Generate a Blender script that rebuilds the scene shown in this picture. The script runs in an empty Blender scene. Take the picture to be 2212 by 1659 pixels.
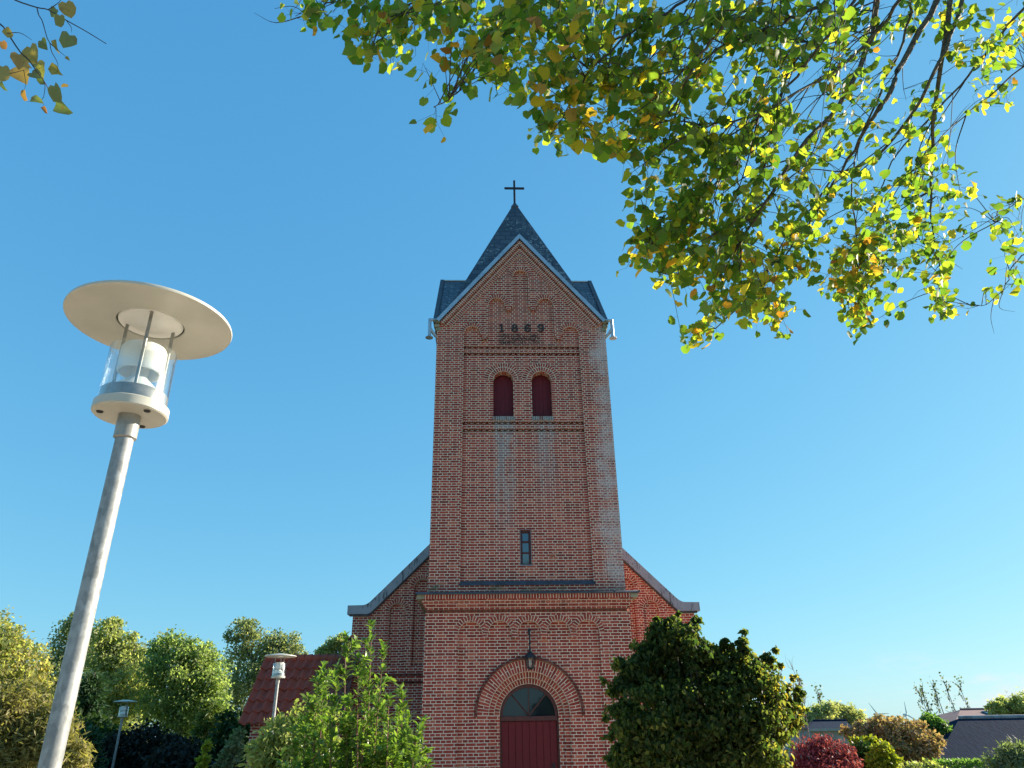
import bpy, math, random
import numpy as np
from mathutils import Vector, Matrix
from mathutils.geometry import tessellate_polygon

rng = np.random.default_rng(7)
random.seed(7)
scene = bpy.context.scene
COL = scene.collection
rad = math.radians
E = 1.7                                   # eye height; "zr" values below are relative to the eye

# ------------------------------------------------------------------ camera
FPX = 2914.45 / 4096.0                    # focal length as a fraction of picture width
PITCH, ROLL, YAW = 0.444031, -0.01598, 0.040133
CAM = Vector((-1.00285, -17.8228, E))
Fv = Vector((math.sin(YAW) * math.cos(PITCH), math.cos(YAW) * math.cos(PITCH), math.sin(PITCH)))
R0 = Vector((math.cos(YAW), -math.sin(YAW), 0))
U0 = R0.cross(Fv)
Rv = R0 * math.cos(ROLL) + U0 * math.sin(ROLL)
Uv = -R0 * math.sin(ROLL) + U0 * math.cos(ROLL)
cam = bpy.data.cameras.new('camera')
cam.sensor_width = 36.0
cam.lens = FPX * 36.0
cam.clip_start = 0.05
cam.clip_end = 9000
cam_ob = bpy.data.objects.new('camera', cam)
COL.objects.link(cam_ob)
M4 = Matrix.Identity(4)
for i in range(3):
    M4[i][0], M4[i][1], M4[i][2], M4[i][3] = Rv[i], Uv[i], -Fv[i], CAM[i]
cam_ob.matrix_world = M4
scene.camera = cam_ob

# ------------------------------------------------------------------ sky, sun, exposure
SUN_AZ, SUN_EL = 70.0, 22.0               # degrees, azimuth from +Y towards +X
world = bpy.data.worlds.new('World')
scene.world = world
world.use_nodes = True
wn, wl = world.node_tree.nodes, world.node_tree.links
wn.clear()
sky = wn.new('ShaderNodeTexSky')
sky.sky_type = 'NISHITA'
sky.sun_disc = False
sky.sun_elevation = rad(SUN_EL)
sky.sun_rotation = rad(SUN_AZ)
sky.altitude = 0
sky.air_density = 1.0
sky.dust_density = 0.35
sky.ozone_density = 1.6
# the hazy-bright side and the deep-blue side of a real sky are closer together in the photograph:
# compress each channel of the sky's own values
EXPO = 1.4
sep_ = wn.new('ShaderNodeSeparateColor'); comb_ = wn.new('ShaderNodeCombineColor')
wl.new(sky.outputs[0], sep_.inputs[0])
for k_, (g_, a_) in enumerate(((0.74, 0.64), (0.48, 0.985), (0.30, 1.115))):
    m1 = wn.new('ShaderNodeMath'); m1.operation = 'MULTIPLY'; m1.inputs[1].default_value = 0.1
    m2 = wn.new('ShaderNodeMath'); m2.operation = 'POWER'; m2.inputs[1].default_value = g_
    m3 = wn.new('ShaderNodeMath'); m3.operation = 'MULTIPLY'; m3.inputs[1].default_value = a_ / (0.13 * 2 ** EXPO)
    wl.new(sep_.outputs[k_], m1.inputs[0]); wl.new(m1.outputs[0], m2.inputs[0]); wl.new(m2.outputs[0], m3.inputs[0]); wl.new(m3.outputs[0], comb_.inputs[k_])
bg = wn.new('ShaderNodeBackground')
bg.inputs['Strength'].default_value = 0.13
wo = wn.new('ShaderNodeOutputWorld')
# a few thin wisps low over the horizon on the right
wtc = wn.new('ShaderNodeTexCoord')
wmp = wn.new('ShaderNodeMapping'); wmp.inputs['Scale'].default_value = (9, 9, 34); wl.new(wtc.outputs['Generated'], wmp.inputs[0])
wno = wn.new('ShaderNodeTexNoise'); wno.inputs['Scale'].default_value = 1.0; wno.inputs['Detail'].default_value = 6; wno.inputs['Roughness'].default_value = 0.6; wl.new(wmp.outputs[0], wno.inputs['Vector'])
wmr = wn.new('ShaderNodeMapRange'); wmr.interpolation_type = 'SMOOTHSTEP'; wl.new(wno.outputs[0], wmr.inputs[0]); wmr.inputs[1].default_value = 0.50; wmr.inputs[2].default_value = 0.68
wsp = wn.new('ShaderNodeSeparateXYZ'); wl.new(wtc.outputs['Generated'], wsp.inputs[0])
wel = wn.new('ShaderNodeMapRange'); wel.interpolation_type = 'SMOOTHSTEP'; wl.new(wsp.outputs[2], wel.inputs[0]); wel.inputs[1].default_value = 0.085; wel.inputs[2].default_value = 0.03
wmu = wn.new('ShaderNodeMath'); wmu.operation = 'MULTIPLY'; wl.new(wmr.outputs[0], wmu.inputs[0]); wl.new(wel.outputs[0], wmu.inputs[1])
wm2 = wn.new('ShaderNodeMath'); wm2.operation = 'MULTIPLY'; wl.new(wmu.outputs[0], wm2.inputs[0]); wm2.inputs[1].default_value = 0.75
wmx = wn.new('ShaderNodeMix'); wmx.data_type = 'RGBA'; wl.new(wm2.outputs[0], wmx.inputs[0]); wl.new(comb_.outputs[0], wmx.inputs[6])
wmx.inputs[7].default_value = tuple(c / (0.13 * 2 ** EXPO) for c in (0.86, 0.93, 0.97)) + (1,)
wl.new(wmx.outputs[2], bg.inputs['Color'])
wl.new(bg.outputs[0], wo.inputs[0])

sun = bpy.data.lights.new('sun', 'SUN')
sun.energy = 5.0
sun.angle = rad(0.53)
sun.color = (1.0, 0.87, 0.70)
sun_ob = bpy.data.objects.new('sun', sun)
COL.objects.link(sun_ob)
sdir = Vector((math.sin(rad(SUN_AZ)) * math.cos(rad(SUN_EL)), math.cos(rad(SUN_AZ)) * math.cos(rad(SUN_EL)), math.sin(rad(SUN_EL))))
sun_ob.rotation_euler = sdir.to_track_quat('Z', 'Y').to_euler()
sun_ob.location = (20, 10, 30)
vs = scene.view_settings
vs.view_transform = 'Standard'
vs.look = 'None'
vs.gamma = 1.0
vs.use_curve_mapping = False
vs.exposure = EXPO
scene.cycles.max_bounces = 8
scene.cycles.transparent_max_bounces = 12
scene.cycles.sample_clamp_indirect = 6.0
scene.cycles.use_denoising = True

# ------------------------------------------------------------------ helpers
def at(px, py, Y):
    """point on the plane y=Y seen at (px,py) of a 2212x1659 picture"""
    d = Fv * FPX + Rv * ((px - 1106) / 2212) - Uv * ((py - 829.5) / 2212)
    return CAM + d * ((Y - CAM.y) / d.y)

def atd(px, py, depth):
    """point at an axial depth"""
    d = Fv * FPX + Rv * ((px - 1106) / 2212) - Uv * ((py - 829.5) / 2212)
    return CAM + d * (depth / FPX)

def pxsize(p):
    """metres covered by one picture pixel (2212 wide) at point p"""
    return (Vector(p) - CAM).dot(Fv) / (FPX * 2212)

def tag(o, label=None, cat=None, group=None, kind=None):
    if label: o['label'] = label
    if cat: o['category'] = cat
    if group: o['group'] = group
    if kind: o['kind'] = kind
    return o

def empty(name, loc, rz=0.0):
    o = bpy.data.objects.new(name, None)
    o.location = loc
    o.rotation_euler = (0, 0, rz)
    o.empty_display_size = 0.3
    COL.objects.link(o)
    return o

def copy_tree(o, parent=None):
    c = o.copy()
    COL.objects.link(c)
    if parent is not None:
        c.parent = parent
    for ch in list(o.children):
        copy_tree(ch, c)
    return c

class MB:
    def __init__(s):
        s.v, s.f, s.uv, s.sm = [], [], [], []
    def add(s, pts, faces, uvs=None, smooth=False):
        b = len(s.v)
        s.v += [tuple(p) for p in pts]
        for i, f in enumerate(faces):
            s.f.append([b + k for k in f])
            s.uv.append(uvs[i] if uvs else None)
            s.sm.append(smooth)
    def quad(s, a, b, c, d, uv=None):
        s.add([a, b, c, d], [(0, 1, 2, 3)], [uv] if uv else None)
    def tri(s, a, b, c, uv=None):
        s.add([a, b, c], [(0, 1, 2)], [uv] if uv else None)
    def box(s, x0, x1, y0, y1, z0, z1):
        p = [(x0, y0, z0), (x1, y0, z0), (x1, y1, z0), (x0, y1, z0), (x0, y0, z1), (x1, y0, z1), (x1, y1, z1), (x0, y1, z1)]
        s.add(p, [(0, 3, 2, 1), (4, 5, 6, 7), (0, 1, 5, 4), (1, 2, 6, 5), (2, 3, 7, 6), (3, 0, 4, 7)])
    def bbox(s, x0, x1, y0, y1, z0, z1, b=0.006):
        """box with chamfered edges"""
        bm = __import__('bmesh').new()
        __import__('bmesh').ops.create_cube(bm, size=1)
        for v in bm.verts:
            v.co = Vector(((x0 + x1) / 2 + v.co.x * (x1 - x0), (y0 + y1) / 2 + v.co.y * (y1 - y0), (z0 + z1) / 2 + v.co.z * (z1 - z0)))
        __import__('bmesh').ops.bevel(bm, geom=bm.edges[:], offset=b, segments=1, affect='EDGES')
        bm.verts.index_update()
        s.add([v.co for v in bm.verts], [[v.index for v in f.verts] for f in bm.faces])
        bm.free()
    def plate(s, outer, holes, y0, y1, sides=True, edges=True):
        """wall face in x/z at y0 with openings, reveals running back to y1"""
        loops = [[Vector((x, z, 0)) for x, z in l] for l in [outer] + holes]
        tris = tessellate_polygon(loops)
        flat = [(p.x, y0, p.y) for l in loops for p in l]
        fs = []
        for t in tris:
            a, b, c = [Vector(flat[k]) for k in t]
            n = (b - a).cross(c - a)
            if n.length < 1e-9: continue
            fs.append(t if n.y < 0 else t[::-1])
        s.add(flat, fs)
        for li, l in enumerate(([outer] if edges else []) + holes):
            area = sum(l[i][0] * l[(i + 1) % len(l)][1] - l[(i + 1) % len(l)][0] * l[i][1] for i in range(len(l)))
            hole = li >= (1 if edges else 0)
            acc = 0.0
            for i in range(len(l)):
                (xa, za), (xb, zb) = l[i], l[(i + 1) % len(l)]
                if (area > 0) == hole:
                    (xa, za), (xb, zb) = (xb, zb), (xa, za)
                L = math.hypot(xb - xa, zb - za)
                if abs(zb - za) > abs(xb - xa):
                    uv = [(0, za), (0, zb), (y1 - y0, zb), (y1 - y0, za)]
                else:
                    uv = [(0, acc), (0, acc + L), (y1 - y0, acc + L), (y1 - y0, acc)]
                acc += L
                s.add([(xa, y0, za), (xb, y0, zb), (xb, y1, zb), (xa, y1, za)], [(3, 2, 1, 0)], [uv[::-1]])
    def ring(s, cx, cz, r0, r1, y0, y1, a0=0.0, a1=math.pi, n=28):
        rm = (r0 + r1) / 2
        for i in range(n):
            t0, t1 = a0 + (a1 - a0) * i / n, a0 + (a1 - a0) * (i + 1) / n
            P = lambda r, t, y: (cx + r * math.cos(t), y, cz + r * math.sin(t))
            v0, v1 = t0 * rm, t1 * rm
            w = r1 - r0
            s.add([P(r1, t0, y0), P(r1, t1, y0), P(r0, t1, y0), P(r0, t0, y0)], [(0, 1, 2, 3)], [[(w, v0), (w, v1), (0, v1), (0, v0)]])
            d = abs(y1 - y0)
            s.add([P(r0, t0, y0), P(r0, t1, y0), P(r0, t1, y1), P(r0, t0, y1)], [(0, 1, 2, 3)], [[(0, v0), (0, v1), (d, v1), (d, v0)]])
            s.add([P(r1, t0, y0), P(r1, t0, y1), P(r1, t1, y1), P(r1, t1, y0)], [(0, 1, 2, 3)], [[(0, v0), (d, v0), (d, v1), (0, v1)]])
        for t, fl in ((a0, 0), (a1, 1)):
            P = lambda r, y: (cx + r * math.cos(t), y, cz + r * math.sin(t))
            q = [P(r0, y0), P(r0, y1), P(r1, y1), P(r1, y0)]
            s.add(q, [(0, 1, 2, 3) if fl else (3, 2, 1, 0)])
    def tube(s, pts, radii, n=8, cap=True):
        pts = [Vector(p) for p in pts]
        if not hasattr(radii, '__len__'): radii = [radii] * len(pts)
        base = len(s.v)
        ref = Vector((0.31, 0.2, 0.93))
        for i, p in enumerate(pts):
            d = (pts[min(i + 1, len(pts) - 1)] - pts[max(i - 1, 0)])
            if d.length < 1e-9: d = Vector((0, 0, 1))
            d.normalize()
            if abs(d.dot(ref)) > 0.98: ref = Vector((0.9, -0.3, 0.1))
            a = d.cross(ref).normalized(); b = d.cross(a)
            for k in range(n):
                t = 2 * math.pi * k / n
                s.v.append(tuple(p + (a * math.cos(t) + b * math.sin(t)) * radii[i]))
        for i in range(len(pts) - 1):
            for k in range(n):
                k2 = (k + 1) % n
                s.f.append([base + i * n + k, base + (i + 1) * n + k, base + (i + 1) * n + k2, base + i * n + k2]); s.uv.append(None); s.sm.append(True)
        if cap:
            s.f.append([base + k for k in range(n)]); s.uv.append(None); s.sm.append(False)
            s.f.append([base + (len(pts) - 1) * n + k for k in range(n)][::-1]); s.uv.append(None); s.sm.append(False)
    def lathe(s, prof, c=(0, 0, 0), n=48, a0=0.0):
        """profile of (r,z) turned round the vertical axis"""
        base = len(s.v)
        for r, z in prof:
            for k in range(n):
                t = a0 + 2 * math.pi * k / n
                s.v.append((c[0] + r * math.cos(t), c[1] + r * math.sin(t), c[2] + z))
        for i in range(len(prof) - 1):
            for k in range(n):
                k2 = (k + 1) % n
                s.f.append([base + i * n + k, base + i * n + k2, base + (i + 1) * n + k2, base + (i + 1) * n + k]); s.uv.append(None); s.sm.append(True)
    def build(s, name, mat, parent=None, loc=None, autosmooth=True):
        me = bpy.data.meshes.new(name)
        me.from_pydata(s.v, [], s.f)
        me.polygons.foreach_set('use_smooth', s.sm)
        uvl = me.uv_layers.new(name='UVMap')
        co = s.v
        data = []
        for poly in me.polygons:
            u = s.uv[poly.index]
            n = poly.normal
            for k, vi in enumerate(poly.vertices):
                if u:
                    data += list(u[k]); continue
                x, y, z = co[vi]
                if abs(n.y) >= abs(n.x) and abs(n.y) >= abs(n.z): data += [x, z]
                elif abs(n.x) >= abs(n.z): data += [y, z]
                else: data += [x, y]
        uvl.data.foreach_set('uv', data)
        me.materials.append(mat)
        o = bpy.data.objects.new(name, me)
        COL.objects.link(o)
        if parent is not None: o.parent = parent
        if loc is not None: o.location = loc
        if autosmooth and any(s.sm):
            try: me.set_sharp_from_angle(angle=rad(38))
            except Exception: pass
        return o

# ------------------------------------------------------------------ materials
def new_mat(name):
    m = bpy.data.materials.new(name)
    m.use_nodes = True
    nt = m.node_tree
    b = nt.nodes['Principled BSDF']
    return m, nt, b

def N(nt, t, **kw):
    n = nt.nodes.new(t)
    for k, v in kw.items():
        if k in n.inputs: n.inputs[k].default_value = v
        else: setattr(n, k, v)
    return n

def mixc(nt, fac, a, b, mode='MIX'):
    m = nt.nodes.new('ShaderNodeMix'); m.data_type = 'RGBA'; m.blend_type = mode
    for sock, v in ((m.inputs[0], fac), (m.inputs[6], a), (m.inputs[7], b)):
        if hasattr(v, 'is_linked'): nt.links.new(v, sock)
        elif isinstance(v, (tuple, list)): sock.default_value = (*v, 1) if len(v) == 3 else v
        else: sock.default_value = v
    return m.outputs[2]

def math_n(nt, op, a, b=None, c=None, clamp=False):
    m = nt.nodes.new('ShaderNodeMath'); m.operation = op; m.use_clamp = clamp
    for i, v in enumerate((a, b, c)):
        if v is None: continue
        if hasattr(v, 'is_linked'): nt.links.new(v, m.inputs[i])
        else: m.inputs[i].default_value = v
    return m.outputs[0]

def mrange(nt, v, a, b, c=0.0, d=1.0):
    m = nt.nodes.new('ShaderNodeMapRange'); m.clamp = True; m.interpolation_type = 'SMOOTHSTEP'
    nt.links.new(v, m.inputs[0])
    for i, x in enumerate((a, b, c, d)): m.inputs[i + 1].default_value = x
    return m.outputs[0]

def ramp(nt, fac, stops, interp='LINEAR'):
    r = nt.nodes.new('ShaderNodeValToRGB')
    r.color_ramp.interpolation = interp
    el = r.color_ramp.elements
    while len(el) < len(stops): el.new(0.5)
    for e, (p, c) in zip(el, stops):
        e.position = p; e.color = (*c, 1)
    nt.links.new(fac, r.inputs[0])
    return r.outputs[0]

def noise(nt, vec, scale, detail=3, rough=0.55, dist=0.0):
    n = nt.nodes.new('ShaderNodeTexNoise')
    n.inputs['Scale'].default_value = scale; n.inputs['Detail'].default_value = detail
    n.inputs['Roughness'].default_value = rough; n.inputs['Distortion'].default_value = dist
    if vec is not None: nt.links.new(vec, n.inputs['Vector'])
    return n.outputs[0]

def scaled(nt, vec, sx, sy, sz):
    m = nt.nodes.new('ShaderNodeMapping'); m.inputs['Scale'].default_value = (sx, sy, sz)
    nt.links.new(vec, m.inputs[0]); return m.outputs[0]

def bump(nt, bsdf, h, strength=0.4, dist=0.01):
    b = nt.nodes.new('ShaderNodeBump'); b.inputs['Strength'].default_value = strength; b.inputs['Distance'].default_value = dist
    nt.links.new(h, b.inputs['Height']); nt.links.new(b.outputs[0], bsdf.inputs['Normal'])

def brick_mat(name, bw=0.24, rh=0.0667, squash=0.5, sfreq=2, offset=0.5, mortar=0.0078, tower=False, dark=1.0,
              tones=None, mort=(0.85, 0.68, 0.54)):
    m, nt, b = new_mat(name)
    L = nt.links
    tc = nt.nodes.new('ShaderNodeTexCoord')
    uv, ob = tc.outputs['UV'], tc.outputs['Object']
    # wobble the joints a little
    nv = nt.nodes.new('ShaderNodeTexNoise'); nv.inputs['Scale'].default_value = 9; nv.inputs['Detail'].default_value = 3
    L.new(uv, nv.inputs['Vector'])
    sub = nt.nodes.new('ShaderNodeVectorMath'); sub.operation = 'SUBTRACT'; sub.inputs[1].default_value = (0.5, 0.5, 0.5)
    L.new(nv.outputs['Color'], sub.inputs[0])
    mad = nt.nodes.new('ShaderNodeVectorMath'); mad.operation = 'MULTIPLY_ADD'; mad.inputs[1].default_value = (0.022, 0.013, 0)
    L.new(sub.outputs[0], mad.inputs[0]); L.new(uv, mad.inputs[2])
    bt = nt.nodes.new('ShaderNodeTexBrick')
    bt.offset = offset; bt.offset_frequency = 2; bt.squash = squash; bt.squash_frequency = sfreq
    bt.inputs['Color1'].default_value = (0, 0, 0, 1); bt.inputs['Color2'].default_value = (1, 1, 1, 1); bt.inputs['Mortar'].default_value = (0.5, 0.5, 0.5, 1)
    bt.inputs['Scale'].default_value = 1; bt.inputs['Mortar Size'].default_value = mortar; bt.inputs['Mortar Smooth'].default_value = 0.15
    bt.inputs['Brick Width'].default_value = bw; bt.inputs['Row Height'].default_value = rh
    L.new(mad.outputs[0], bt.inputs['Vector'])
    t = tones or [(0.0, (0.20, 0.036, 0.028)), (0.15, (0.275, 0.046, 0.035)), (0.55, (0.35, 0.059, 0.044)), (0.85, (0.42, 0.084, 0.057)), (0.97, (0.48, 0.135, 0.085))]
    t = [(p, tuple(x * dark for x in c)) for p, c in t]
    col = ramp(nt, bt.outputs['Color'], t)
    grain = noise(nt, uv, 60, 4)
    col = mixc(nt, 0.55, col, mixc(nt, grain, (0.45, 0.45, 0.45), (1.5, 1.5, 1.5)), 'MULTIPLY')
    big = noise(nt, ob, 0.9, 3)
    col = mixc(nt, 0.5, col, mixc(nt, big, (0.55, 0.55, 0.6), (1.4, 1.35, 1.3)), 'MULTIPLY')
    mcol = mixc(nt, noise(nt, uv, 14, 3), tuple(x * 0.7 for x in mort), tuple(min(0.88, x * 1.12) for x in mort))
    # crumbled patches where the mortar is gone and fresh brick shows
    patch = mrange(nt, noise(nt, ob, 2.3, 4, 0.6), 0.69, 0.73)
    mfac = math_n(nt, 'MULTIPLY', bt.outputs['Fac'], math_n(nt, 'SUBTRACT', 1.0, math_n(nt, 'MULTIPLY', patch, 0.75)))
    fresh = mixc(nt, math_n(nt, 'MULTIPLY', patch, 0.55), col, (0.33, 0.115, 0.062))
    col = mixc(nt, mfac, fresh, mcol)
    if tower:
        sep = nt.nodes.new('ShaderNodeSeparateXYZ'); L.new(ob, sep.inputs[0])
        X, Y, Z = sep.outputs
        rag = noise(nt, scaled(nt, ob, 7, 7, 1.6), 1.0, 5, 0.7)
        ragf = noise(nt, ob, 30, 4, 0.75)
        front = mrange(nt, Y, 0.6, 0.3)
        wob = noise(nt, scaled(nt, ob, 3, 3, 2.2), 1.0, 4, 0.65)
        tot = None
        for cx, top, ln, amt in ((-0.52, 7.55, 4.4, 1.0), (0.55, 7.55, 2.8, 0.95)):
            h = math_n(nt, 'MULTIPLY', mrange(nt, math_n(nt, 'ABSOLUTE', math_n(nt, 'SUBTRACT', math_n(nt, 'ADD', X, math_n(nt, 'MULTIPLY_ADD', wob, 0.55, -0.275)), cx)), 0.34, 0.12), mrange(nt, Z, E + top - ln, E + top - ln * 0.1))
            h = math_n(nt, 'MULTIPLY', h, mrange(nt, Z, E + top + 0.05, E + top - 0.03))
            h = math_n(nt, 'MULTIPLY', h, mrange(nt, math_n(nt, 'ADD', rag, math_n(nt, 'MULTIPLY', bt.outputs['Color'], 0.12)), 0.38, 0.60))
            h = math_n(nt, 'MULTIPLY', h, amt)
            tot = h if tot is None else math_n(nt, 'MAXIMUM', tot, h)
        col = mixc(nt, math_n(nt, 'MULTIPLY', math_n(nt, 'MULTIPLY', tot, front), 0.74), col, mixc(nt, mfac, (0.235, 0.23, 0.23), (0.62, 0.60, 0.58)))
        # soot below the date
        so = math_n(nt, 'MULTIPLY', mrange(nt, math_n(nt, 'ABSOLUTE', math_n(nt, 'ADD', X, 0.05)), 0.75, 0.45), math_n(nt, 'MULTIPLY', mrange(nt, Z, E + 9.68, E + 9.8), mrange(nt, Z, E + 10.15, E + 10.05)))
        so = math_n(nt, 'MULTIPLY', math_n(nt, 'MULTIPLY', so, front), mrange(nt, ragf, 0.42, 0.52))
        col = mixc(nt, math_n(nt, 'MULTIPLY', so, 0.85), col, (0.025, 0.022, 0.022))
        # white efflorescence on the right pilaster
        ef = math_n(nt, 'ADD', mrange(nt, X, 1.25, 2.3, 0.0, 0.36), mrange(nt, noise(nt, ob, 1.4, 3), 0.3, 0.75, 0.0, 0.22))
        ef = math_n(nt, 'MULTIPLY', mrange(nt, math_n(nt, 'ADD', ef, ragf), 0.86, 0.98), math_n(nt, 'MULTIPLY', front, mrange(nt, Z, E + 2.9, E + 3.3)))
        ef = math_n(nt, 'MULTIPLY', ef, mrange(nt, Z, E + 10.6, E + 9.9))
        col = mixc(nt, math_n(nt, 'MULTIPLY', ef, 0.62), col, (0.60, 0.57, 0.56))
        # green algae above the lower flashing
        al = math_n(nt, 'MULTIPLY', math_n(nt, 'MULTIPLY', mrange(nt, Z, E + 2.92, E + 3.0), mrange(nt, Z, E + 3.25, E + 3.12)), mrange(nt, noise(nt, scaled(nt, ob, 2, 2, 5), 1.0, 4), 0.5, 0.62))
        col = mixc(nt, math_n(nt, 'MULTIPLY', al, 0.6), col, (0.13, 0.14, 0.075))
    L.new(col, b.inputs['Base Color'])
    b.inputs['Roughness'].default_value = 0.9
    b.inputs['Specular IOR Level'].default_value = 0.2
    hh = math_n(nt, 'SUBTRACT', math_n(nt, 'MULTIPLY', grain, 0.25), bt.outputs['Fac'])
    bump(nt, b, hh, 0.9, 0.009)
    return m

MAT = {}
MAT['brick_tower'] = brick_mat('tower_brick', tower=True)
MAT['brick_nave'] = brick_mat('nave_brick')
MAT['brick_half'] = brick_mat('arch_brick', bw=0.125, squash=1.0, offset=0.0, tones=[(0.0, (0.20, 0.040, 0.030)), (0.5, (0.325, 0.063, 0.045)), (0.95, (0.41, 0.095, 0.06))])
MAT['brick_full'] = brick_mat('door_arch_brick', bw=0.262, squash=0.5, offset=0.0)
MAT['brick_soldier'] = brick_mat('soldier_brick', bw=0.0667, rh=0.3, squash=1.0, offset=0.0)
MAT['brick_dark'] = brick_mat('dark_brick', dark=0.5, mort=(0.2, 0.16, 0.13))
MAT['brick_sill'] = brick_mat('sill_brick', bw=0.06, rh=0.3, squash=1.0, offset=0.0, tones=[(0.0, (0.16, 0.16, 0.16)), (0.6, (0.26, 0.26, 0.27)), (0.9, (0.16, 0.07, 0.06))], mort=(0.45, 0.45, 0.44))

def plain(name, c1, c2, scale=6, rough=0.6, metal=0.0, spec=0.5, bmp=0.0, stretch=None, detail=4):
    m, nt, b = new_mat(name)
    tc = nt.nodes.new('ShaderNodeTexCoord')
    v = tc.outputs['Object']
    if stretch: v = scaled(nt, v, *stretch)
    f = mrange(nt, noise(nt, v, scale, detail, 0.6), 0.3, 0.7)
    nt.links.new(mixc(nt, f, c1, c2), b.inputs['Base Color'])
    b.inputs['Roughness'].default_value = rough
    b.inputs['Metallic'].default_value = metal
    b.inputs['Specular IOR Level'].default_value = spec
    if bmp: bump(nt, b, f, bmp, 0.01)
    return m

MAT['zinc'] = plain('zinc', (0.36, 0.39, 0.43), (0.48, 0.51, 0.55), 3, 0.42, 0.75)
MAT['lead'] = plain('lead_flashing', (0.045, 0.052, 0.066), (0.085, 0.095, 0.115), 4, 0.6, 0.2, stretch=(1, 1, 4))
MAT['iron'] = plain('black_iron', (0.012, 0.012, 0.015), (0.022, 0.022, 0.028), 20, 0.55)
MAT['numeral'] = plain('numeral_iron', (0.022, 0.019, 0.02), (0.04, 0.033, 0.033), 12, 0.7)
MAT['cross'] = plain('cross_iron', (0.008, 0.008, 0.02), (0.014, 0.013, 0.03), 12, 0.5)
MAT['stone'] = plain('corbel_stone', (0.15, 0.14, 0.08), (0.34, 0.31, 0.22), 7, 0.9, bmp=0.3)
MAT['crown_galv'] = None

def coping_mat():
    m, nt, b = new_mat('coping_sheet')
    tc = nt.nodes.new('ShaderNodeTexCoord'); ob = tc.outputs['Object']
    base = mixc(nt, noise(nt, ob, 2.0, 3), (0.22, 0.24, 0.28), (0.36, 0.38, 0.42))
    st = math_n(nt, 'MULTIPLY', mrange(nt, noise(nt, scaled(nt, ob, 16, 16, 2.2), 1.0, 4, 0.7), 0.50, 0.60), mrange(nt, noise(nt, ob, 1.6, 3), 0.42, 0.56))
    nt.links.new(mixc(nt, math_n(nt, 'MULTIPLY', st, 0.85), base, (0.035, 0.035, 0.04)), b.inputs['Base Color'])
    b.inputs['Roughness'].default_value = 0.55; b.inputs['Metallic'].default_value = 0.35
    return m
MAT['coping'] = coping_mat()

def galv_mat():
    m, nt, b = new_mat('galvanised_steel')
    tc = nt.nodes.new('ShaderNodeTexCoord'); ob = tc.outputs['Object']
    vo = nt.nodes.new('ShaderNodeTexVoronoi'); vo.inputs['Scale'].default_value = 60; nt.links.new(scaled(nt, ob, 1, 1, 0.55), vo.inputs['Vector'])
    sp = nt.nodes.new('ShaderNodeSeparateColor'); nt.links.new(vo.outputs['Color'], sp.inputs[0])
    f = math_n(nt, 'ADD', math_n(nt, 'MULTIPLY', sp.outputs[0], 0.35), math_n(nt, 'MULTIPLY', noise(nt, ob, 40, 4, 0.7), 0.75))
    col = ramp(nt, f, [(0.25, (0.17, 0.185, 0.185)), (0.55, (0.26, 0.275, 0.275)), (0.8, (0.36, 0.38, 0.38))])
    nt.links.new(col, b.inputs['Base Color'])
    b.inputs['Roughness'].default_value = 0.55; b.inputs['Metallic'].default_value = 0.35
    bump(nt, b, f, 0.12, 0.002)
    return m
MAT['galv'] = galv_mat()

def slate_mat():
    m, nt, b = new_mat('slate')
    tc = nt.nodes.new('ShaderNodeTexCoord'); uv, ob = tc.outputs['UV'], tc.outputs['Object']
    bt = nt.nodes.new('ShaderNodeTexBrick')
    bt.offset = 0.5; bt.squash = 1.0
    for k, v in (('Color1', (0, 0, 0, 1)), ('Color2', (1, 1, 1, 1)), ('Mortar', (0.5, 0.5, 0.5, 1)), ('Scale', 1), ('Mortar Size', 0.010), ('Mortar Smooth', 0.1), ('Brick Width', 0.36), ('Row Height', 0.24)):
        bt.inputs[k].default_value = v
    nt.links.new(uv, bt.inputs['Vector'])
    col = ramp(nt, bt.outputs['Color'], [(0, (0.034, 0.042, 0.060)), (0.5, (0.048, 0.058, 0.080)), (1, (0.072, 0.082, 0.105))])
    col = mixc(nt, 0.6, col, mixc(nt, noise(nt, ob, 5, 4), (0.5, 0.5, 0.5), (1.5, 1.5, 1.5)), 'MULTIPLY')
    lich = math_n(nt, 'MULTIPLY', mrange(nt, noise(nt, ob, 9, 5, 0.7), 0.54, 0.60), mrange(nt, noise(nt, ob, 0.75, 2), 0.47, 0.60))
    col = mixc(nt, math_n(nt, 'MULTIPLY', lich, 0.75), col, (0.30, 0.34, 0.36))
    col = mixc(nt, bt.outputs['Fac'], col, (0.008, 0.01, 0.016))
    nt.links.new(col, b.inputs['Base Color'])
    b.inputs['Roughness'].default_value = 0.5
    sepuv = nt.nodes.new('ShaderNodeSeparateXYZ'); nt.links.new(uv, sepuv.inputs[0])
    saw = math_n(nt, 'FRACT', math_n(nt, 'DIVIDE', sepuv.outputs[1], 0.24))
    hh = math_n(nt, 'SUBTRACT', math_n(nt, 'MULTIPLY', saw, -0.6), bt.outputs['Fac'])
    bump(nt, b, hh, 0.7, 0.015)
    return m
MAT['slate'] = slate_mat()

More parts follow.
